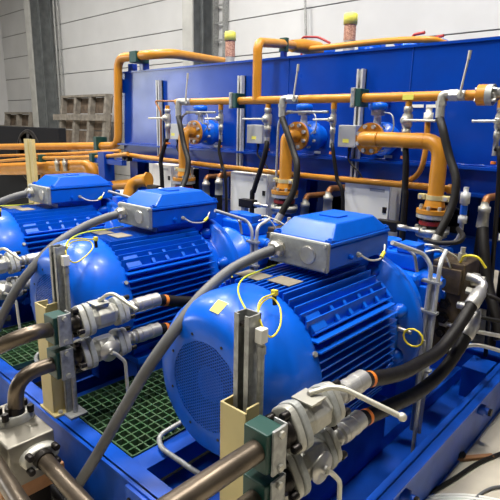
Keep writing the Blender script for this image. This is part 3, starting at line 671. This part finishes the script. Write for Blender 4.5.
# pressure pipes
def ppipe(pts, label, fillet=.16):
    tag(MB().tube(pts, .0305, 24, fillet=fillet).build('pressure_pipe', BARE), label, 'pipe', 'bare steel pressure pipes')
ppipe([(VX, .985, UZ), (VX - .005, .2, UZ)], 'bare steel pipe through the upper clamp of the nearest post')
ppipe([(VX, .985, LZ), (VX - .005, .2, LZ)], 'bare steel pipe through the lower clamp of the nearest post')
ppipe([sh((VX, .985, UZ), 1), sh((VX, .86, UZ), 1), (-1.842,0.800,0.847), (-1.865,0.720,0.831), (-1.954,0.650,0.771), (-2.075,0.580,0.668)], 'bare steel pipe bending left from the upper middle clamp', .08)
blk = V((-1.895,0.720,0.469))
ppipe([sh((VX, .985, LZ), 1), (VX - PITCH - .005, .725, LZ), (-1.924, .715, .47)], 'bare steel pipe bending down into the steel manifold block')
ppipe([sh((VX, .985, UZ), 2), (VX - 2 * PITCH, .5, UZ)], 'bare steel pipe through the upper clamp at the far left', .1)
ppipe([sh((VX, .985, LZ), 2), (VX - 2 * PITCH, .5, LZ)], 'bare steel pipe through the lower clamp at the far left', .1)
# ball valves
def ball_valve(k, z, nm, up):
    x = VX - PITCH * k
    t = thing('ball_valve', '%s zinc-plated ball valve in front of the %s motor' % (nm, WHO[k]), 'valve', (x, 1.1, z - .06), 'zinc ball valves on the posts')
    MB().lathe((x, .95, z), (0, 1, 0), [(0, .034), (.025, .034), (.025, .043), (.04, .043)], 24).build('pipe_collar', BLACKM, t)
    def oval(ya, yb, w, h, mt, name, ang):
        m = MB(); n = 28; pts = []
        for i in range(n):
            a = 2 * PI * i / n; c, s = math.cos(a), math.sin(a)
            px = w * (abs(c) ** .6) * (1 if c >= 0 else -1); pz = h * (abs(s) ** .75) * (1 if s >= 0 else -1)
            ca, sa = math.cos(ang), math.sin(ang); pts.append((x + px * ca - pz * sa, ya, z + px * sa + pz * ca))
        m.prism(pts, (0, yb - ya, 0)); return m.build(name, mt, t, .005)
    A = .5
    oval(.995, 1.022, .046, .07, ZINC, 'split_flange', A); oval(1.0235, 1.05, .05, .072, PLATE, 'flange_pad', A)
    for dx, dz in ((-.03, .046), (.03, .046), (-.03, -.046), (.03, -.046)):
        ca, sa = math.cos(A), math.sin(A); bx, bz = x + dx * ca - dz * sa, z + dx * sa + dz * ca
        b = MB().lathe((bx, .995, bz), (0, -1, 0), [(0, .0125), (.024, .0125), (.026, .011)], 14).build('socket_bolt', BLACKM, t)
        MB().hexn((bx, .9695, bz), (bx, .9685, bz), .006).build('socket', DARK, b)
    MB().lathe((x, 1.05, z), (0, 1, 0), [(0, .04), (.02, .05), (.025, .056), (.1, .056), (.105, .048), (.12, .045)], 8, False, a0=PI / 8).build('valve_body', ZINC, t, .004)
    oval(1.17, 1.197, .047, .066, PLATE, 'rear_flange', A); oval(1.1985, 1.225, .046, .062, ZINC, 'rear_split_flange', A)
    for dx, dz in ((-.03, .046), (.03, .046), (.03, -.046), (-.03, -.046)):
        ca, sa = math.cos(A), math.sin(A); bx, bz = x + dx * ca - dz * sa, z + dx * sa + dz * ca
        MB().lathe((bx, 1.225, bz), (0, 1, 0), [(0, .0115), (.022, .0115)], 12).build('socket_bolt', BLACKM, t)
    if up:   # stem on top, lever running along the hose
        MB().lathe((x, 1.11, z + .05), (0, 0, 1), [(0, .035), (.012, .035), (.012, .013), (.03, .013)], 18).build('stem', BRIGHT, t)
        MB().box(x - .035, x + .04, 1.06, 1.13, z + .062, z + .067).build('stop_plate', ZINC, t)
        hp = [(x, 1.1, z + .075), (-0.718,1.155,0.900), (-0.682,1.169,0.905), (-0.526,1.242,0.845)] if k == 0 else [(x + .0, 1.1, z + .07), sh((-1.869,1.129,0.915), k - 1), sh((-1.846,1.145,0.917), k - 1), sh((-1.741,1.184,0.865), k - 1)]
        h = MB(); h.tube(hp, .0085, 12, fillet=.02).sph(hp[-1], .0135 if k == 0 else .009)
        h.build('lever', HANDLE, t)
    else:    # stem on the side, lever hanging down
        MB().lathe((x + .05, 1.11, z), (1, 0, 0), [(0, .048), (.008, .048), (.008, .014), (.024, .014)], 20).build('stem', BRIGHT, t)
        h = MB().tube([(x + .075, 1.105, z + .0), (x + .077, 1.125, z - .012), (x + .085, 1.165, z - .06), (x + .09, 1.17, z - .25)], .008, 12, fillet=.02)
        h.sph((x + .09, 1.17, z - .25), .011); h.build('lever', HANDLE, t)
    return t
for k in range(3):
    ball_valve(k, UZ, 'upper', True); ball_valve(k, LZ, 'lower', False)
# high pressure hoses
def hp_hose(k, z, nm, pts):
    x = VX - PITCH * k
    t = thing('pressure_hose', 'thick black rubber hose, %s one alongside the %s motor' % (nm, WHO[k]), 'hose', (x, 1.25, z), 'thick black pressure hoses')
    MB().lathe((x, 1.225, z), (0, 1, 0), [(0, .026), (.03, .022), (.03, .03), (.05, .03), (.05, .024), (.06, .024)], 18).build('coupling', BRIGHT, t)
    MB().lathe((x, 1.28, z), (0, 1, 0), [(0, .025), (.004, .034), (.025, .034), (.027, .036), (.05, .036), (.052, .034), (.08, .034), (.082, .036), (.1, .036), (.102, .034), (.135, .034), (.137, .031)], 32, False).build('ferrule', BRIGHT, t)
    P = [(x, 1.40, z)] + S(k, pts)
    MB().tube(P, .0285, 18, spline=True).build('hose', RUBBER, t)
    b0 = V(P[0]); b1 = V(P[1]); d = (b1 - b0).normalized(); MB().cyl(b0 + d * .05, b0 + d * .068, .0293, n=20).build('marker_band', BAND, t)
    e = V(P[-1]); d = (e - V(P[-2])).normalized()
    MB().lathe(e - d * .02, d, [(0, .031), (.005, .035), (.09, .035), (.095, .028), (.12, .027)], 22).build('end_ferrule', BRIGHT, t)
    q = e + d * .1
    MB().tube([q - d * .02, q + d * .035, q + d * .05 + V((-.05, .0, .01)), q + d * .05 + V((-.11, .0, .01))], .021, 14, fillet=.05).build('end_elbow', BRIGHT, t)
up_pts = [(-0.750,1.683,0.734), (-0.755,1.897,0.702), (-0.750,2.093,0.698), (-0.745,2.274,0.757), (-0.735,2.412,0.844)]
lo_pts = [(-0.750,1.683,0.605), (-0.750,1.918,0.566), (-0.750,2.151,0.569), (-0.740,2.300,0.633), (-0.735,2.384,0.691)]
for k in range(3):
    hp_hose(k, UZ, 'upper', up_pts); hp_hose(k, LZ, 'lower', lo_pts)

# ------------------------------------------------------------------ pumps
def pump(k):
    xo = -PITCH * k; X = AX + xo
    t = thing('hydraulic_pump', 'blue cast hydraulic pump coupled behind the %s motor' % WHO[k], 'pump', (X, 2.5, .3), 'blue hydraulic pumps')
    MB().lathe((X, 2.115, AZ), (0, 1, 0), [(0, .3), (.04, .3), (.06, .23), (.16, .2), (.2, .25), (.23, .25)], 48).build('bellhousing', BLUE, t)
    MB().box(X - .2, X + .2, 2.345, 2.66, AZ - .2, AZ + .2).build('pump_body', BLUE, t, .03)
    MB().box(X - .17, X + .17, 2.40, 2.62, AZ + .2, AZ + .29).build('top_housing', BLUE, t, .015)
    MB().cyl((X - .05, 2.5, AZ + .29), (X - .05, 2.5, AZ + .33), .07, n=24).box(X + .05, X + .16, 2.4, 2.5, AZ + .29, AZ + .34).box(X - .2, X - .12, 2.3, 2.42, AZ + .2, AZ + .32).build('port_block', BLUE, t, .006)
    for dx in (-.12, .0, .12):
        for y in (2.43, 2.58): bolt(MB(), (X + dx, y, AZ + .29), (0, 0, 1), .012, .014).build('housing_bolt', BLUE, t)
    MB().box(X + .2, X + .24, 2.38, 2.48, AZ + .02, AZ + .14).lathe((X + .24, 2.5, AZ + .09), (1, 0, 0), [(0, .05), (.04, .05), (.04, .03), (.06, .03)], 18).lathe((X + .2, 2.44, AZ + .17), (1, -.2, 0), [(0, .035), (.09, .035), (.09, .025), (.11, .025)], 14).build('compensator', BLUE, t, .006)
    MB().box(X - .1, X + .12, 2.66, 3.05, AZ - .18, AZ + .22).build('rear_stage', BLUE, t, .02)
    MB().cyl((X + .035, 2.86, AZ + .22), (X + .035, 2.86, 1.02), .07, n=24).build('suction_port', BLUE, t)
    MB().box(X - .14, X + .14, 2.36, 2.64, .16, AZ - .2).build('pump_foot', BLUE, t, .004)
    c = thing('control_block', 'oily bare metal control block bolted beside the %s pump' % WHO[k], 'valve block', (X + .33, 2.66, .5), 'bare control blocks')
    MB().box(X + .21, X + .38, 2.5, 2.72, .5, 1.0).build('block', RUST, c, .008)
    MB().box(X + .22, X + .37, 2.48, 2.50, .84, .97).build('cover_plate', RUST, c, .004)
    for dz in (.62, .7, .78):
        MB().lathe((X + .30, 2.5, dz), (0, -1, 0), [(0, .03), (.02, .03), (.02, .016), (.035, .016)], 6, False).build('plug', BLACKM, c)
    for zz in (.9, .72): MB().lathe((X + .38, 2.63, zz), (1, 0, 0), [(0, .035), (.03, .035), (.03, .025), (.06, .025)], 16).build('outlet_port', ZINC, c)
    MB().hexn((X + .33, 2.58, 1.0), (X + .33, 2.58, 1.04), .022).hexn((X + .33, 2.58, 1.04), (X + .33, 2.58, 1.07), .013).build('adjuster', ZINC, c)
    MB().tube([(X + .34, 2.53, 1.0), (X + .37, 2.5, 1.045), (X + .43, 2.5, 1.05), (X + .47, 2.52, 1.0)], .006, 8, spline=True).build('yellow_loop', YELLOW, c)
    s = thing('sensor_lead', 'thin pale sensor leads draped over the %s pump top' % WHO[k], 'wire', (X + .2, 2.5, 1.0), 'sensor leads on the pumps')
    MB().tube([(X + .12, 2.5, 1.06), (X + .2, 2.5, 1.07), (X + .28, 2.56, 1.03), (X + .34, 2.6, .98)], .005, 6, spline=True).build('lead', HANDLE, s)
    MB().tube([(X + .2, 2.42, 1.05), (X + .27, 2.45, 1.06), (X + .31, 2.5, .96), (X + .3, 2.52, .9)], .005, 6, spline=True).build('lead', HANDLE, s)
per_unit(pump)
# pressure transmitter with a white cable at each pump
def transmitter(k):
    p = V(sh((-1.347,2.720,1.094), k))
    t = thing('pressure_transmitter', 'black pressure transmitter beside the %s suction pipe' % WHO[k], 'sensor', p, 'black transmitters')
    MB().box(p.x - .1, p.x + .04, p.y - .03, p.y + .03, p.z - .03, p.z + .03).build('body', BLACKM, t, .004)
    MB().lathe((p.x + .04, p.y, p.z), (1, 0, 0), [(0, .018), (.05, .018), (.05, .012), (.13, .012)], 14).build('connector', BRIGHT, t)
    MB().box(p.x - .08, p.x - .04, p.y - .02, p.y + .02, 1.02, p.z - .03).build('bracket', GALV, t)
per_unit(transmitter)
t = thing('relief_valve', 'slim zinc relief valve standing right of the nearest suction pipe', 'valve', (-0.969,2.800,1.105))
p = V((-0.969,2.800,1.105)); MB().lathe(p, (0, 0, 1), [(0, .012), (.05, .012), (.05, .024), (.09, .024), (.09, .018), (.16, .018), (.16, .026), (.22, .026), (.22, .014), (.25, .014)], 14).build('body', GALVL, t)
MB().cyl(p + V((0, 0, .10)), p + V((0, 0, .15)), .0195, n=14).build('blue_sleeve', BLUE, t)
MB().tube([p, p + V((-.02, 0, -.06)), p + V((-.1, .02, -.1))], .011, 10, fillet=.03).build('outlet_tube', BRIGHT, t)
tag(MB().tube([(-1.065,2.550,1.081), (-0.963,2.500,1.089), (-0.873,2.500,1.110), (-0.886,2.600,1.124), (-0.969,2.750,1.129)], .013, 10, spline=True).build('pilot_hose', RUBBER), 'short black pilot hose looping under the nearest expansion joint', 'hose')
# bent conduits behind the motors
def conduits(k):
    t = thing('bent_conduit', ['bent galvanised conduits rising right behind the nearest motor', 'bent galvanised conduits rising right behind the middle motor', 'bent galvanised conduits rising behind the farthest motor'][k], 'conduit', sh((-.95, 2.32, .1), k), 'bent conduits behind the motors')
    y = 2.24; a = (-0.899,2.240,1.048); b = (-0.860,2.240,1.046)
    MB().tube(S(k, [(-.99, 2.02, 1.16), (-0.932,2.240,1.081), (a[0] + .01, y, a[2] - .02), (a[0] - .0, y, .16)]), .0105, 12, fillet=.06).build('left_conduit', GALVL, t)
    MB().tube(S(k, [(-0.890,2.400,1.077), (b[0] + .01, y, b[2] + .01), (b[0], y, .16)]), .0105, 12, fillet=.05).build('right_conduit', GALVL, t)
    xx = (a[0] + b[0]) / 2 - PITCH * k
    MB().box(xx - .012, xx + .012, y + .015, y + .035, .16, a[2] - .08).build('mounting_channel', GALVL, t)
    for z in (.5, .8, .95): MB().box(xx - .045, xx + .045, y - .017, y + .016, z, z + .012).build('conduit_clip', GALV, t)
    MB().tube(S(k, [(-1.0, 2.2, 1.1), (-.96, 2.2, 1.08), (-.94, 2.2, 1.0)]), .008, 8, fillet=.03).build('small_tube', BRIGHT, t)
per_unit(conduits)
# low sensor with yellow loop at the drive end
def lowsensor(k):
    p = V(sh((-0.881,2.000,0.782), k)); t = thing('winding_sensor', 'steel sensor plug with a yellow wire loop at the %s motor drive end' % WHO[k], 'sensor', p, 'sensor plugs with yellow loops')
    MB().cyl(p + V((-.05, 0, 0)), p + V((.03, 0, -.005)), .009).hexn(p + V((-.05, 0, 0)), p + V((-.03, 0, 0)), .016).build('plug', BRIGHT, t)
    c = p + V((.045, 0, -.02)); MB().tube([c + V((.045 * math.cos(a), -.01, .04 * math.sin(a))) for a in [i * PI / 6 for i in range(13)]], .0045, 8).build('wire_loop', YELLOW, t)
    MB().tube([p + V((.09, 0, -.02)), p + V((.1, 0, -.08)), p + V((.095, .0, -.6))], .009, 8).build('conduit', GALV, t)
per_unit(lowsensor)
# grey bent tube near the skid cross beam
tag(MB().tube([(-1.162,1.131,0.330), (-1.280,1.119,0.330), (-1.500,1.118,0.330), (-1.564,1.152,0.340), (-1.551,1.280,0.360), (-1.551,1.381,0.360)], .011, 12, fillet=.05).build('bent_tube', GALV), 'grey bent tube under the nearest fan cover beside the grating', 'tube', 'grey bent tubes by the gratings')
tag(MB().tube(S(1, [(-1.162,1.131,0.330), (-1.280,1.119,0.330), (-1.500,1.118,0.330), (-1.564,1.152,0.340), (-1.551,1.280,0.360), (-1.551,1.381,0.360)]), .011, 12, fillet=.05).build('bent_tube', GALV), 'grey bent tube under the middle fan cover behind cream post', 'tube', 'grey bent tubes by the gratings')

# ------------------------------------------------------------------ manifold block at the lower left
bx0, bx1, by0, by1, bz0, bz1 = -2.08, -1.75, .61, .79, .28, .46
t = thing('manifold_block', 'square bare steel manifold block at the lower left corner', 'manifold', ((bx0 + bx1) / 2, .7, bz0))
MB().box(bx0, bx1, by0, by1, bz0, bz1).build('block', BARE if False else mat('machined_steel', (.3, .28, .235), .36, .7, noise=.3, bump=.05, scale=7), t, .006)
def sae(c, d, parent, r=.055):
    c = V(c); u, w_, d = basis(d)
    MB().lathe(c, d, [(0, .06), (.03, .058), (.035, .05)], 24, True, sx=1.25, sy=.8).build('split_flange', ZINC, parent)
    for a, b in ((-.05, .03), (.05, .03), (-.05, -.03), (.05, -.03)):
        q = c + u * a + w_ * b + d * .03; MB().lathe(q, d, [(0, .0135), (.028, .0135), (.03, .011)], 14).build('socket_bolt', BLACKM, parent)
    MB().lathe(c + d * .035, d, [(0, .038), (.03, .036)], 20).build('collar', BLACKM, parent)
px = -1.924
sae((px, .715, bz1), (0, 0, 1), t)
sae((bx1, .72, .385), (1, 0, 0), t)
MB().box(bx0 - .1, bx0 + .2, by0 - .12, by0 - .004, .28, .45).build('side_block', mat('dull_machined_steel', (.36, .34, .3), .4, .8, noise=.3, scale=9), t, .005)
tag(MB().tube([(bx1 + .05, .72, .385), (-1.0, .70, .36)], .03, 20).build('pressure_pipe', BARE), 'bare steel pipe leaving the manifold block to the right', 'pipe', 'bare steel pressure pipes')
tag(MB().tube([(-1.823,0.573,0.420), (-1.512,0.544,0.420), (-1.317,0.527,0.420)], .03, 20).build('pressure_pipe', BARE), 'bare steel pipe crossing the lower left corner', 'pipe', 'bare steel pressure pipes')
tag(MB().box(-2.2, -1.77, .58, .83, .205, .279).build('wooden_block', WOODL, None, .004), 'brown wooden block under the steel manifold block', 'wood block')
tag(MB().box(-2.2, -1.85, .6, .8, 0, .204).build('steel_support', BLACKM, None, .004), 'dark steel support under the brown wooden block', 'support')
for j, (yy, r_) in enumerate(((.86, .02), (.81, .024), (.895, .014))):
    tag(MB().tube([(-3.4, yy + .01, r_), (-2.3, yy + (.06 if yy < .86 else .01), r_), (-.9, yy - .03 + .01 * j, r_)], r_, 12, spline=True).build('floor_hose', RUBBER), ['dark hose lying on the floor against the front beam', 'thick dark hose on the floor beside the wooden block', 'thinnest dark hose on the floor under the front beam'][j], 'hose', 'dark hoses on the floor')

# ------------------------------------------------------------------ floor clutter at the right
tag(MB().tube([(-0.537,2.617,0.012), (-0.606,2.439,0.012), (-0.653,2.227,0.012), (-0.690,2.078,0.012), (-0.713,1.966,0.012), (-0.721,1.833,0.012)], .010, 10, spline=True).build('floor_cable', RUBBER), 'black cable snaking over the concrete beside the skid', 'cable')
tag(MB().tube([(-0.439,2.357,0.010), (-0.498,2.282,0.010), (-0.528,2.180,0.010), (-0.527,2.077,0.010)], .007, 8, spline=True).build('floor_cable', CABLE), 'thin grey cable on the concrete at the lower right corner', 'cable')
for j in range(4):
    tag(MB().tube([(-0.367,2.257,0.008), (-0.519,2.183,0.008), (-0.609,2.115,0.008), (-0.689,2.022,0.008), (-0.745,1.882,0.008)] if j == 0 else [tuple(V(p) + V((.01 * j, -.022 * j, .004 * j))) for p in [(-0.367,2.257,0.008), (-0.519,2.183,0.008), (-0.609,2.115,0.008), (-0.689,2.022,0.008), (-0.745,1.882,0.008)]], .008, 8, spline=True).build('coiled_cable', WHITEP), 'white cable strand of the coil at the bottom right edge', 'cable', 'white coiled cable strands')
a = V((-0.705,2.377,0.012)); b = V((-0.573,2.537,0.012)); d = (b - a).normalized()
t = thing('wire_brush', 'wooden-handled wire brush lying on the concrete under the skid edge', 'brush', a)
MB().bar(a - d * .06, b, .028, .018).build('handle', WOODL, t, .004)
br = MB()
for i in range(12):
    for j in (-1, 0, 1):
        q = a - d * .05 + d * (.0085 * i) + d.cross(V((0, 0, 1))) * (.008 * j); br.cyl(q + V((0, 0, .008)), q + V((0, 0, .035)), .003, n=5)
br.build('bristles', BRISTLE, t)

# ------------------------------------------------------------------ pipework at the left behind the farthest motor
t = thing('return_header', 'thick orange header pipe low at the left behind the farthest motor', 'pipe', (-5.935,3.000,1.144))
MB().tube([(-9.437,3.000,0.833), (-5.193,3.000,1.170), (-5.232,3.000,0.792)], .085, 20, fillet=.1).build('pipe_run', ORANGE, t)
MB().tube([(-6.307,3.000,1.095), (-6.435,3.000,0.659), ((-6.435,3.000,0.659)[0], 3.0, 0)], .06, 20).build('down_leg', ORANGE, t)
tag(MB().tube([(-7.838,2.900,1.067), (-6.462,2.900,1.195), (-4.947,2.900,1.297), (-4.327,2.900,1.360)], .02, 12, spline=True).build('thin_pipe', ORANGE), 'thin orange pipe, lower of the two through the small green clamps', 'pipe', 'thin orange pipes at left')
tag(MB().tube([(-8.086,3.000,1.138), (-5.915,3.000,1.278), (-4.620,3.000,1.374)], .018, 12, spline=True).build('thin_pipe', ORANGE), 'thin orange pipe, upper of the two behind the cream channel', 'pipe', 'thin orange pipes at left')
c = V((-6.328,2.860,1.442)); 
tag(MB().box(c.x - .1, c.x + .0, 2.8, 2.83, .081, c.z).box(c.x + .04, c.x + .12, 2.8, 2.83, .081, c.z).box(c.x - .1, c.x + .12, 2.83, 2.84, .081, c.z).build('cream_channel', CREAM), 'upright cream channel with bolts behind the farthest terminal box', 'channel')
for u, (p, lab) in enumerate((((-6.168,2.880,1.219), 'small green clamp on thin orange pipe beside the cream channel'), ((-4.953,2.880,1.297), 'small green clamp on thin orange pipe beside the blue column'))):
    tag(MB().box(p[0] - .03, p[0] + .03, 2.85, 2.93, p[2] - .05, p[2] + .04).build('pipe_clamp', GREEN, None, .004), lab, 'pipe clamp', 'small green clamps at left')
p = (-5.335,3.150,1.440); tag(MB().box(p[0] - .03, p[0] + .04, 3.13, 3.27, p[2] - .09, p[2] + .06).build('pipe_clamp', GREEN, None, .004), 'green clamp on the thick orange loop pipe at left', 'pipe clamp', 'small green clamps at left')
c = V((-4.764,2.900,1.359)); t = thing('pipe_stand', 'blue steel stand with side arms behind the farthest motor', 'stand', (c.x, 2.9, 0))
MB().box(c.x - .06, c.x + .06, 2.86, 2.98, 0, c.z).build('column', TANK, t, .004)
MB().box(c.x - .22, c.x + .35, 2.88, 2.94, c.z - .12, c.z - .07).build('arm', TANK, t, .004)
for i, (u, lab) in enumerate(((0, 'zinc hose fitting pair standing on the left orange header'), (1, 'right zinc fitting on the left orange header'))):
    p = V((-5.801,2.900,1.215)) if i == 0 else V((-5.608,2.900,1.227))
    tag(MB().lathe((p.x, p.y, p.z + .03), (0, 0, -1), [(0, .02), (.04, .02), (.04, .032), (.09, .032), (.09, .025), (.16, .025)], 12).build('hose_fitting', ZINC), 'left zinc fitting on the orange header at left' if i == 0 else 'right zinc fitting on the orange header at left', 'fitting', 'zinc fittings at left')
# elbow behind middle motor's terminal box
t = thing('elbow_pipe', 'orange elbow pipe with flange behind the middle terminal box', 'pipe', (-3.928,2.750,1.072))
MB().tube([(-5.129,2.950,0.955), (-4.351,2.950,1.058)], .05, 18).build('pipe_run', ORANGE, t)
MB().tube([(-3.815,2.750,1.156), (-3.940,2.750,1.136), (-4.011,2.720,1.085), (-4.024,2.680,0.983)], .055, 18, spline=True).build('elbow', ORANGE, t)
c = (-3.815,2.750,1.156); MB().lathe(c, (1, .3, .1), [(0, .07), (.02, .07)], 24).build('flange', ORANGE, t)
# blue frames and white housings below the tank, far side
random.seed(5)
for i, (x, w_) in enumerate(((-5.6, .3), (-6.5, .35))):
    t = thing('motor_housing', ['white boxed unit with blue cover, nearest the tank at left', 'white boxed unit with blue cover in the middle at left', 'white boxed unit with blue cover at the far left edge'][i], 'housing', (x, 3.7, 0), 'white and blue units behind the left pipes')
    MB().box(x - w_, x + w_, 3.55, 3.9, .0, .8).build('body', WHITEP, t, .01); MB().box(x - w_, x + w_ * .4, 3.5, 3.54, .0, .84).build('cover', BLUE, t, .01)
# hose fittings and dark equipment under the tank
for i, (p, lab) in enumerate((((-1.965,2.950,1.160), 'zinc hose end upright under the tank, left of nearest cabinet'), ((-2.163,2.950,1.087), 'zinc hose end behind the nearest terminal box, left of pair'), ((-3.075,2.950,1.173), 'zinc hose end just left of the middle white cabinet'), ((-3.238,2.950,1.141), 'zinc hose end right of the farthest suction pipe'), ((-0.980,2.294,1.303), 'zinc hose end under the beam right of nearest suction pipe'))):
    if i == 4: p = (-0.923,3.000,1.203)
    t = thing('hose_end', lab, 'fitting', p, 'zinc hose ends under the tank')
    x, y, z = p
    MB().lathe((x, y, z + .06), (0, 0, -1), [(0, .02), (.03, .024), (.03, .034), (.06, .034), (.06, .03), (.14, .034), (.15, .034)], 16).build('ferrule', ZINC, t)
    MB().tube([(x, y, z - .09), (x, y + .01, z - .35), (x + .03, y + .02, z - .75)], .028, 12, spline=True).build('hose', RUBBER, t)
    MB().tube([(x, y, z + .05), (x + .0, y + .02, z + .08), (x + .03, y + .22, z + .08)], .022, 12, fillet=.02).build('elbow', COPPER, t)
for i, x in enumerate((-4.1, -3.3, -2.75, -2.15, -1.4, -.85)):
    t = thing('filter_housing', ['black filter housing below the left end of the tank', 'black filter housing under the tank, second from left', 'black filter housing under the tank behind middle cabinet', 'black filter housing behind the nearest terminal box', 'black filter housing behind the nearest suction pipe', 'black filter housing at the right end under the tank'][i], 'filter', (x, 3.6, 0), 'dark filter housings under the tank')
    MB().lathe((x, 3.62, .0), (0, 0, 1), [(0, .14), (.02, .14), (.02, .11), (.9, .11), (.95, .12), (1.1, .12), (1.12, .08), (1.2, .05)], 24).build('bowl', BLACKM, t)
    MB().box(x - .15, x + .15, 3.5, 3.74, 1.0, 1.1).build('head', DARK, t, .01)
t = thing('return_hose', 'black hose hanging at the right from a zinc elbow', 'hose', (-0.841,2.800,1.081))
MB().tube([(-0.886,2.900,1.127), (-0.850,2.850,1.015), (-0.789,2.800,0.837), (-0.727,2.750,0.721), (-0.663,2.700,0.583)], .03, 14, spline=True).build('hose', RUBBER, t)
for i, pts in enumerate(([(-0.939,2.500,0.786), (-0.827,2.520,0.755), (-0.710,2.550,0.735), (-0.628,2.600,0.723)], [(-0.915,2.500,0.669), (-0.759,2.500,0.671), (-0.629,2.550,0.663), (-0.571,2.600,0.654)], [(-0.827,2.450,0.544), (-0.725,2.500,0.599), (-0.595,2.550,0.587)], [(-0.804,2.500,0.873), (-0.693,2.520,0.864), (-0.604,2.550,0.827)])):
    t = thing('pilot_line', ['thin black pilot line crossing under the nearest control block', 'thin steel pilot line low at the right edge', 'lowest thin steel pilot line at the right edge', 'thin black pilot line right of the nearest hose end'][i], 'tube', pts[0], 'pilot lines at the right edge')
    MB().tube(pts, .011, 10, spline=True).build('tube', [RUBBER, BRIGHT, BRIGHT, RUBBER][i], t)
    MB().hexn(V(pts[0]), V(pts[0]) + (V(pts[1]) - V(pts[0])).normalized() * .04, .018).build('nut', [BAND, ZINC, ZINC, ZINC][i], t)

# ------------------------------------------------------------------ high bay lamps
def high_bay(x, y, z, p, r, label, vis=True):
    t = thing('high_bay_lamp', label, 'lamp', (x, y, z), 'high bay lamps of the hall')
    MB().lathe((x, y, z), (0, 0, 1), [(0, r), (.1, r * .85), (.3, .15), (.45, .12)], 32).build('reflector', GALV, t)
    MB().cyl((x, y, z - .01), (x, y, z - .002), r * .95, n=32).build('diffuser', LAMP, t)
    l = bpy.data.lights.new('high_bay_light', 'AREA'); l.shape = 'DISK'; l.size = r * 2; l.energy = p; l.color = (1, .96, .9)
    o = bpy.data.objects.new('high_bay_light', l); COL.objects.link(o); o.parent = t; o.location = (0, 0, -.03)
i = 0
for x, y, p in ((-8, 2.2, 380), (-4.6, 2.0, 420), (-1.9, 1.0, 430), (-.3, 2.6, 330), (-6.6, 3.9, 260), (-1.5, 4.1, 220), (-4.2, -1.2, 200), (-1.2, -1.6, 200), (-12, 3.4, 300)):
    high_bay(x, y, 6.2, p, .35, 'round high bay lamp hanging in row %s above the hall' % 'abcdefghi'[i]); i += 1
# ambient world light, brighter from above
sc = bpy.context.scene
wd = bpy.data.worlds.new('hall'); sc.world = wd; wd.use_nodes = True
nt = wd.node_tree; bg = nt.nodes['Background']
tc = nt.nodes.new('ShaderNodeTexCoord'); sp = nt.nodes.new('ShaderNodeSeparateXYZ'); rp = nt.nodes.new('ShaderNodeValToRGB')
nt.links.new(tc.outputs['Generated'], sp.inputs[0])
mr = nt.nodes.new('ShaderNodeMapRange'); mr.inputs['From Min'].default_value = -1; mr.inputs['From Max'].default_value = 1
nt.links.new(sp.outputs['Z'], mr.inputs['Value']); nt.links.new(mr.outputs['Result'], rp.inputs['Fac'])
e = rp.color_ramp.elements; e[0].position = .5; e[0].color = (.03, .03, .032, 1); e[1].position = .72; e[1].color = (.6, .64, .7, 1)
nt.links.new(rp.outputs['Color'], bg.inputs['Color']); bg.inputs['Strength'].default_value = .08

# ------------------------------------------------------------------ camera
R = [[0.745355, -0.177539, 0.642593], [0.666202, 0.162349, -0.727885], [0.024903, 0.97063, 0.239285]]
cam = bpy.data.cameras.new('camera'); cam.lens = 35.994; cam.sensor_width = 36; cam.clip_start = .05
co = bpy.data.objects.new('camera', cam); COL.objects.link(co)
M4 = Matrix(R).to_4x4(); M4.translation = (0.0067, 0.005, 1.6368); cam.shift_x = -0.01980; cam.shift_y = 0.00379; co.matrix_world = M4
sc.camera = co
sc.view_settings.view_transform = 'Standard'; sc.view_settings.look = 'None'; sc.view_settings.gamma = 1; sc.view_settings.exposure = -.85
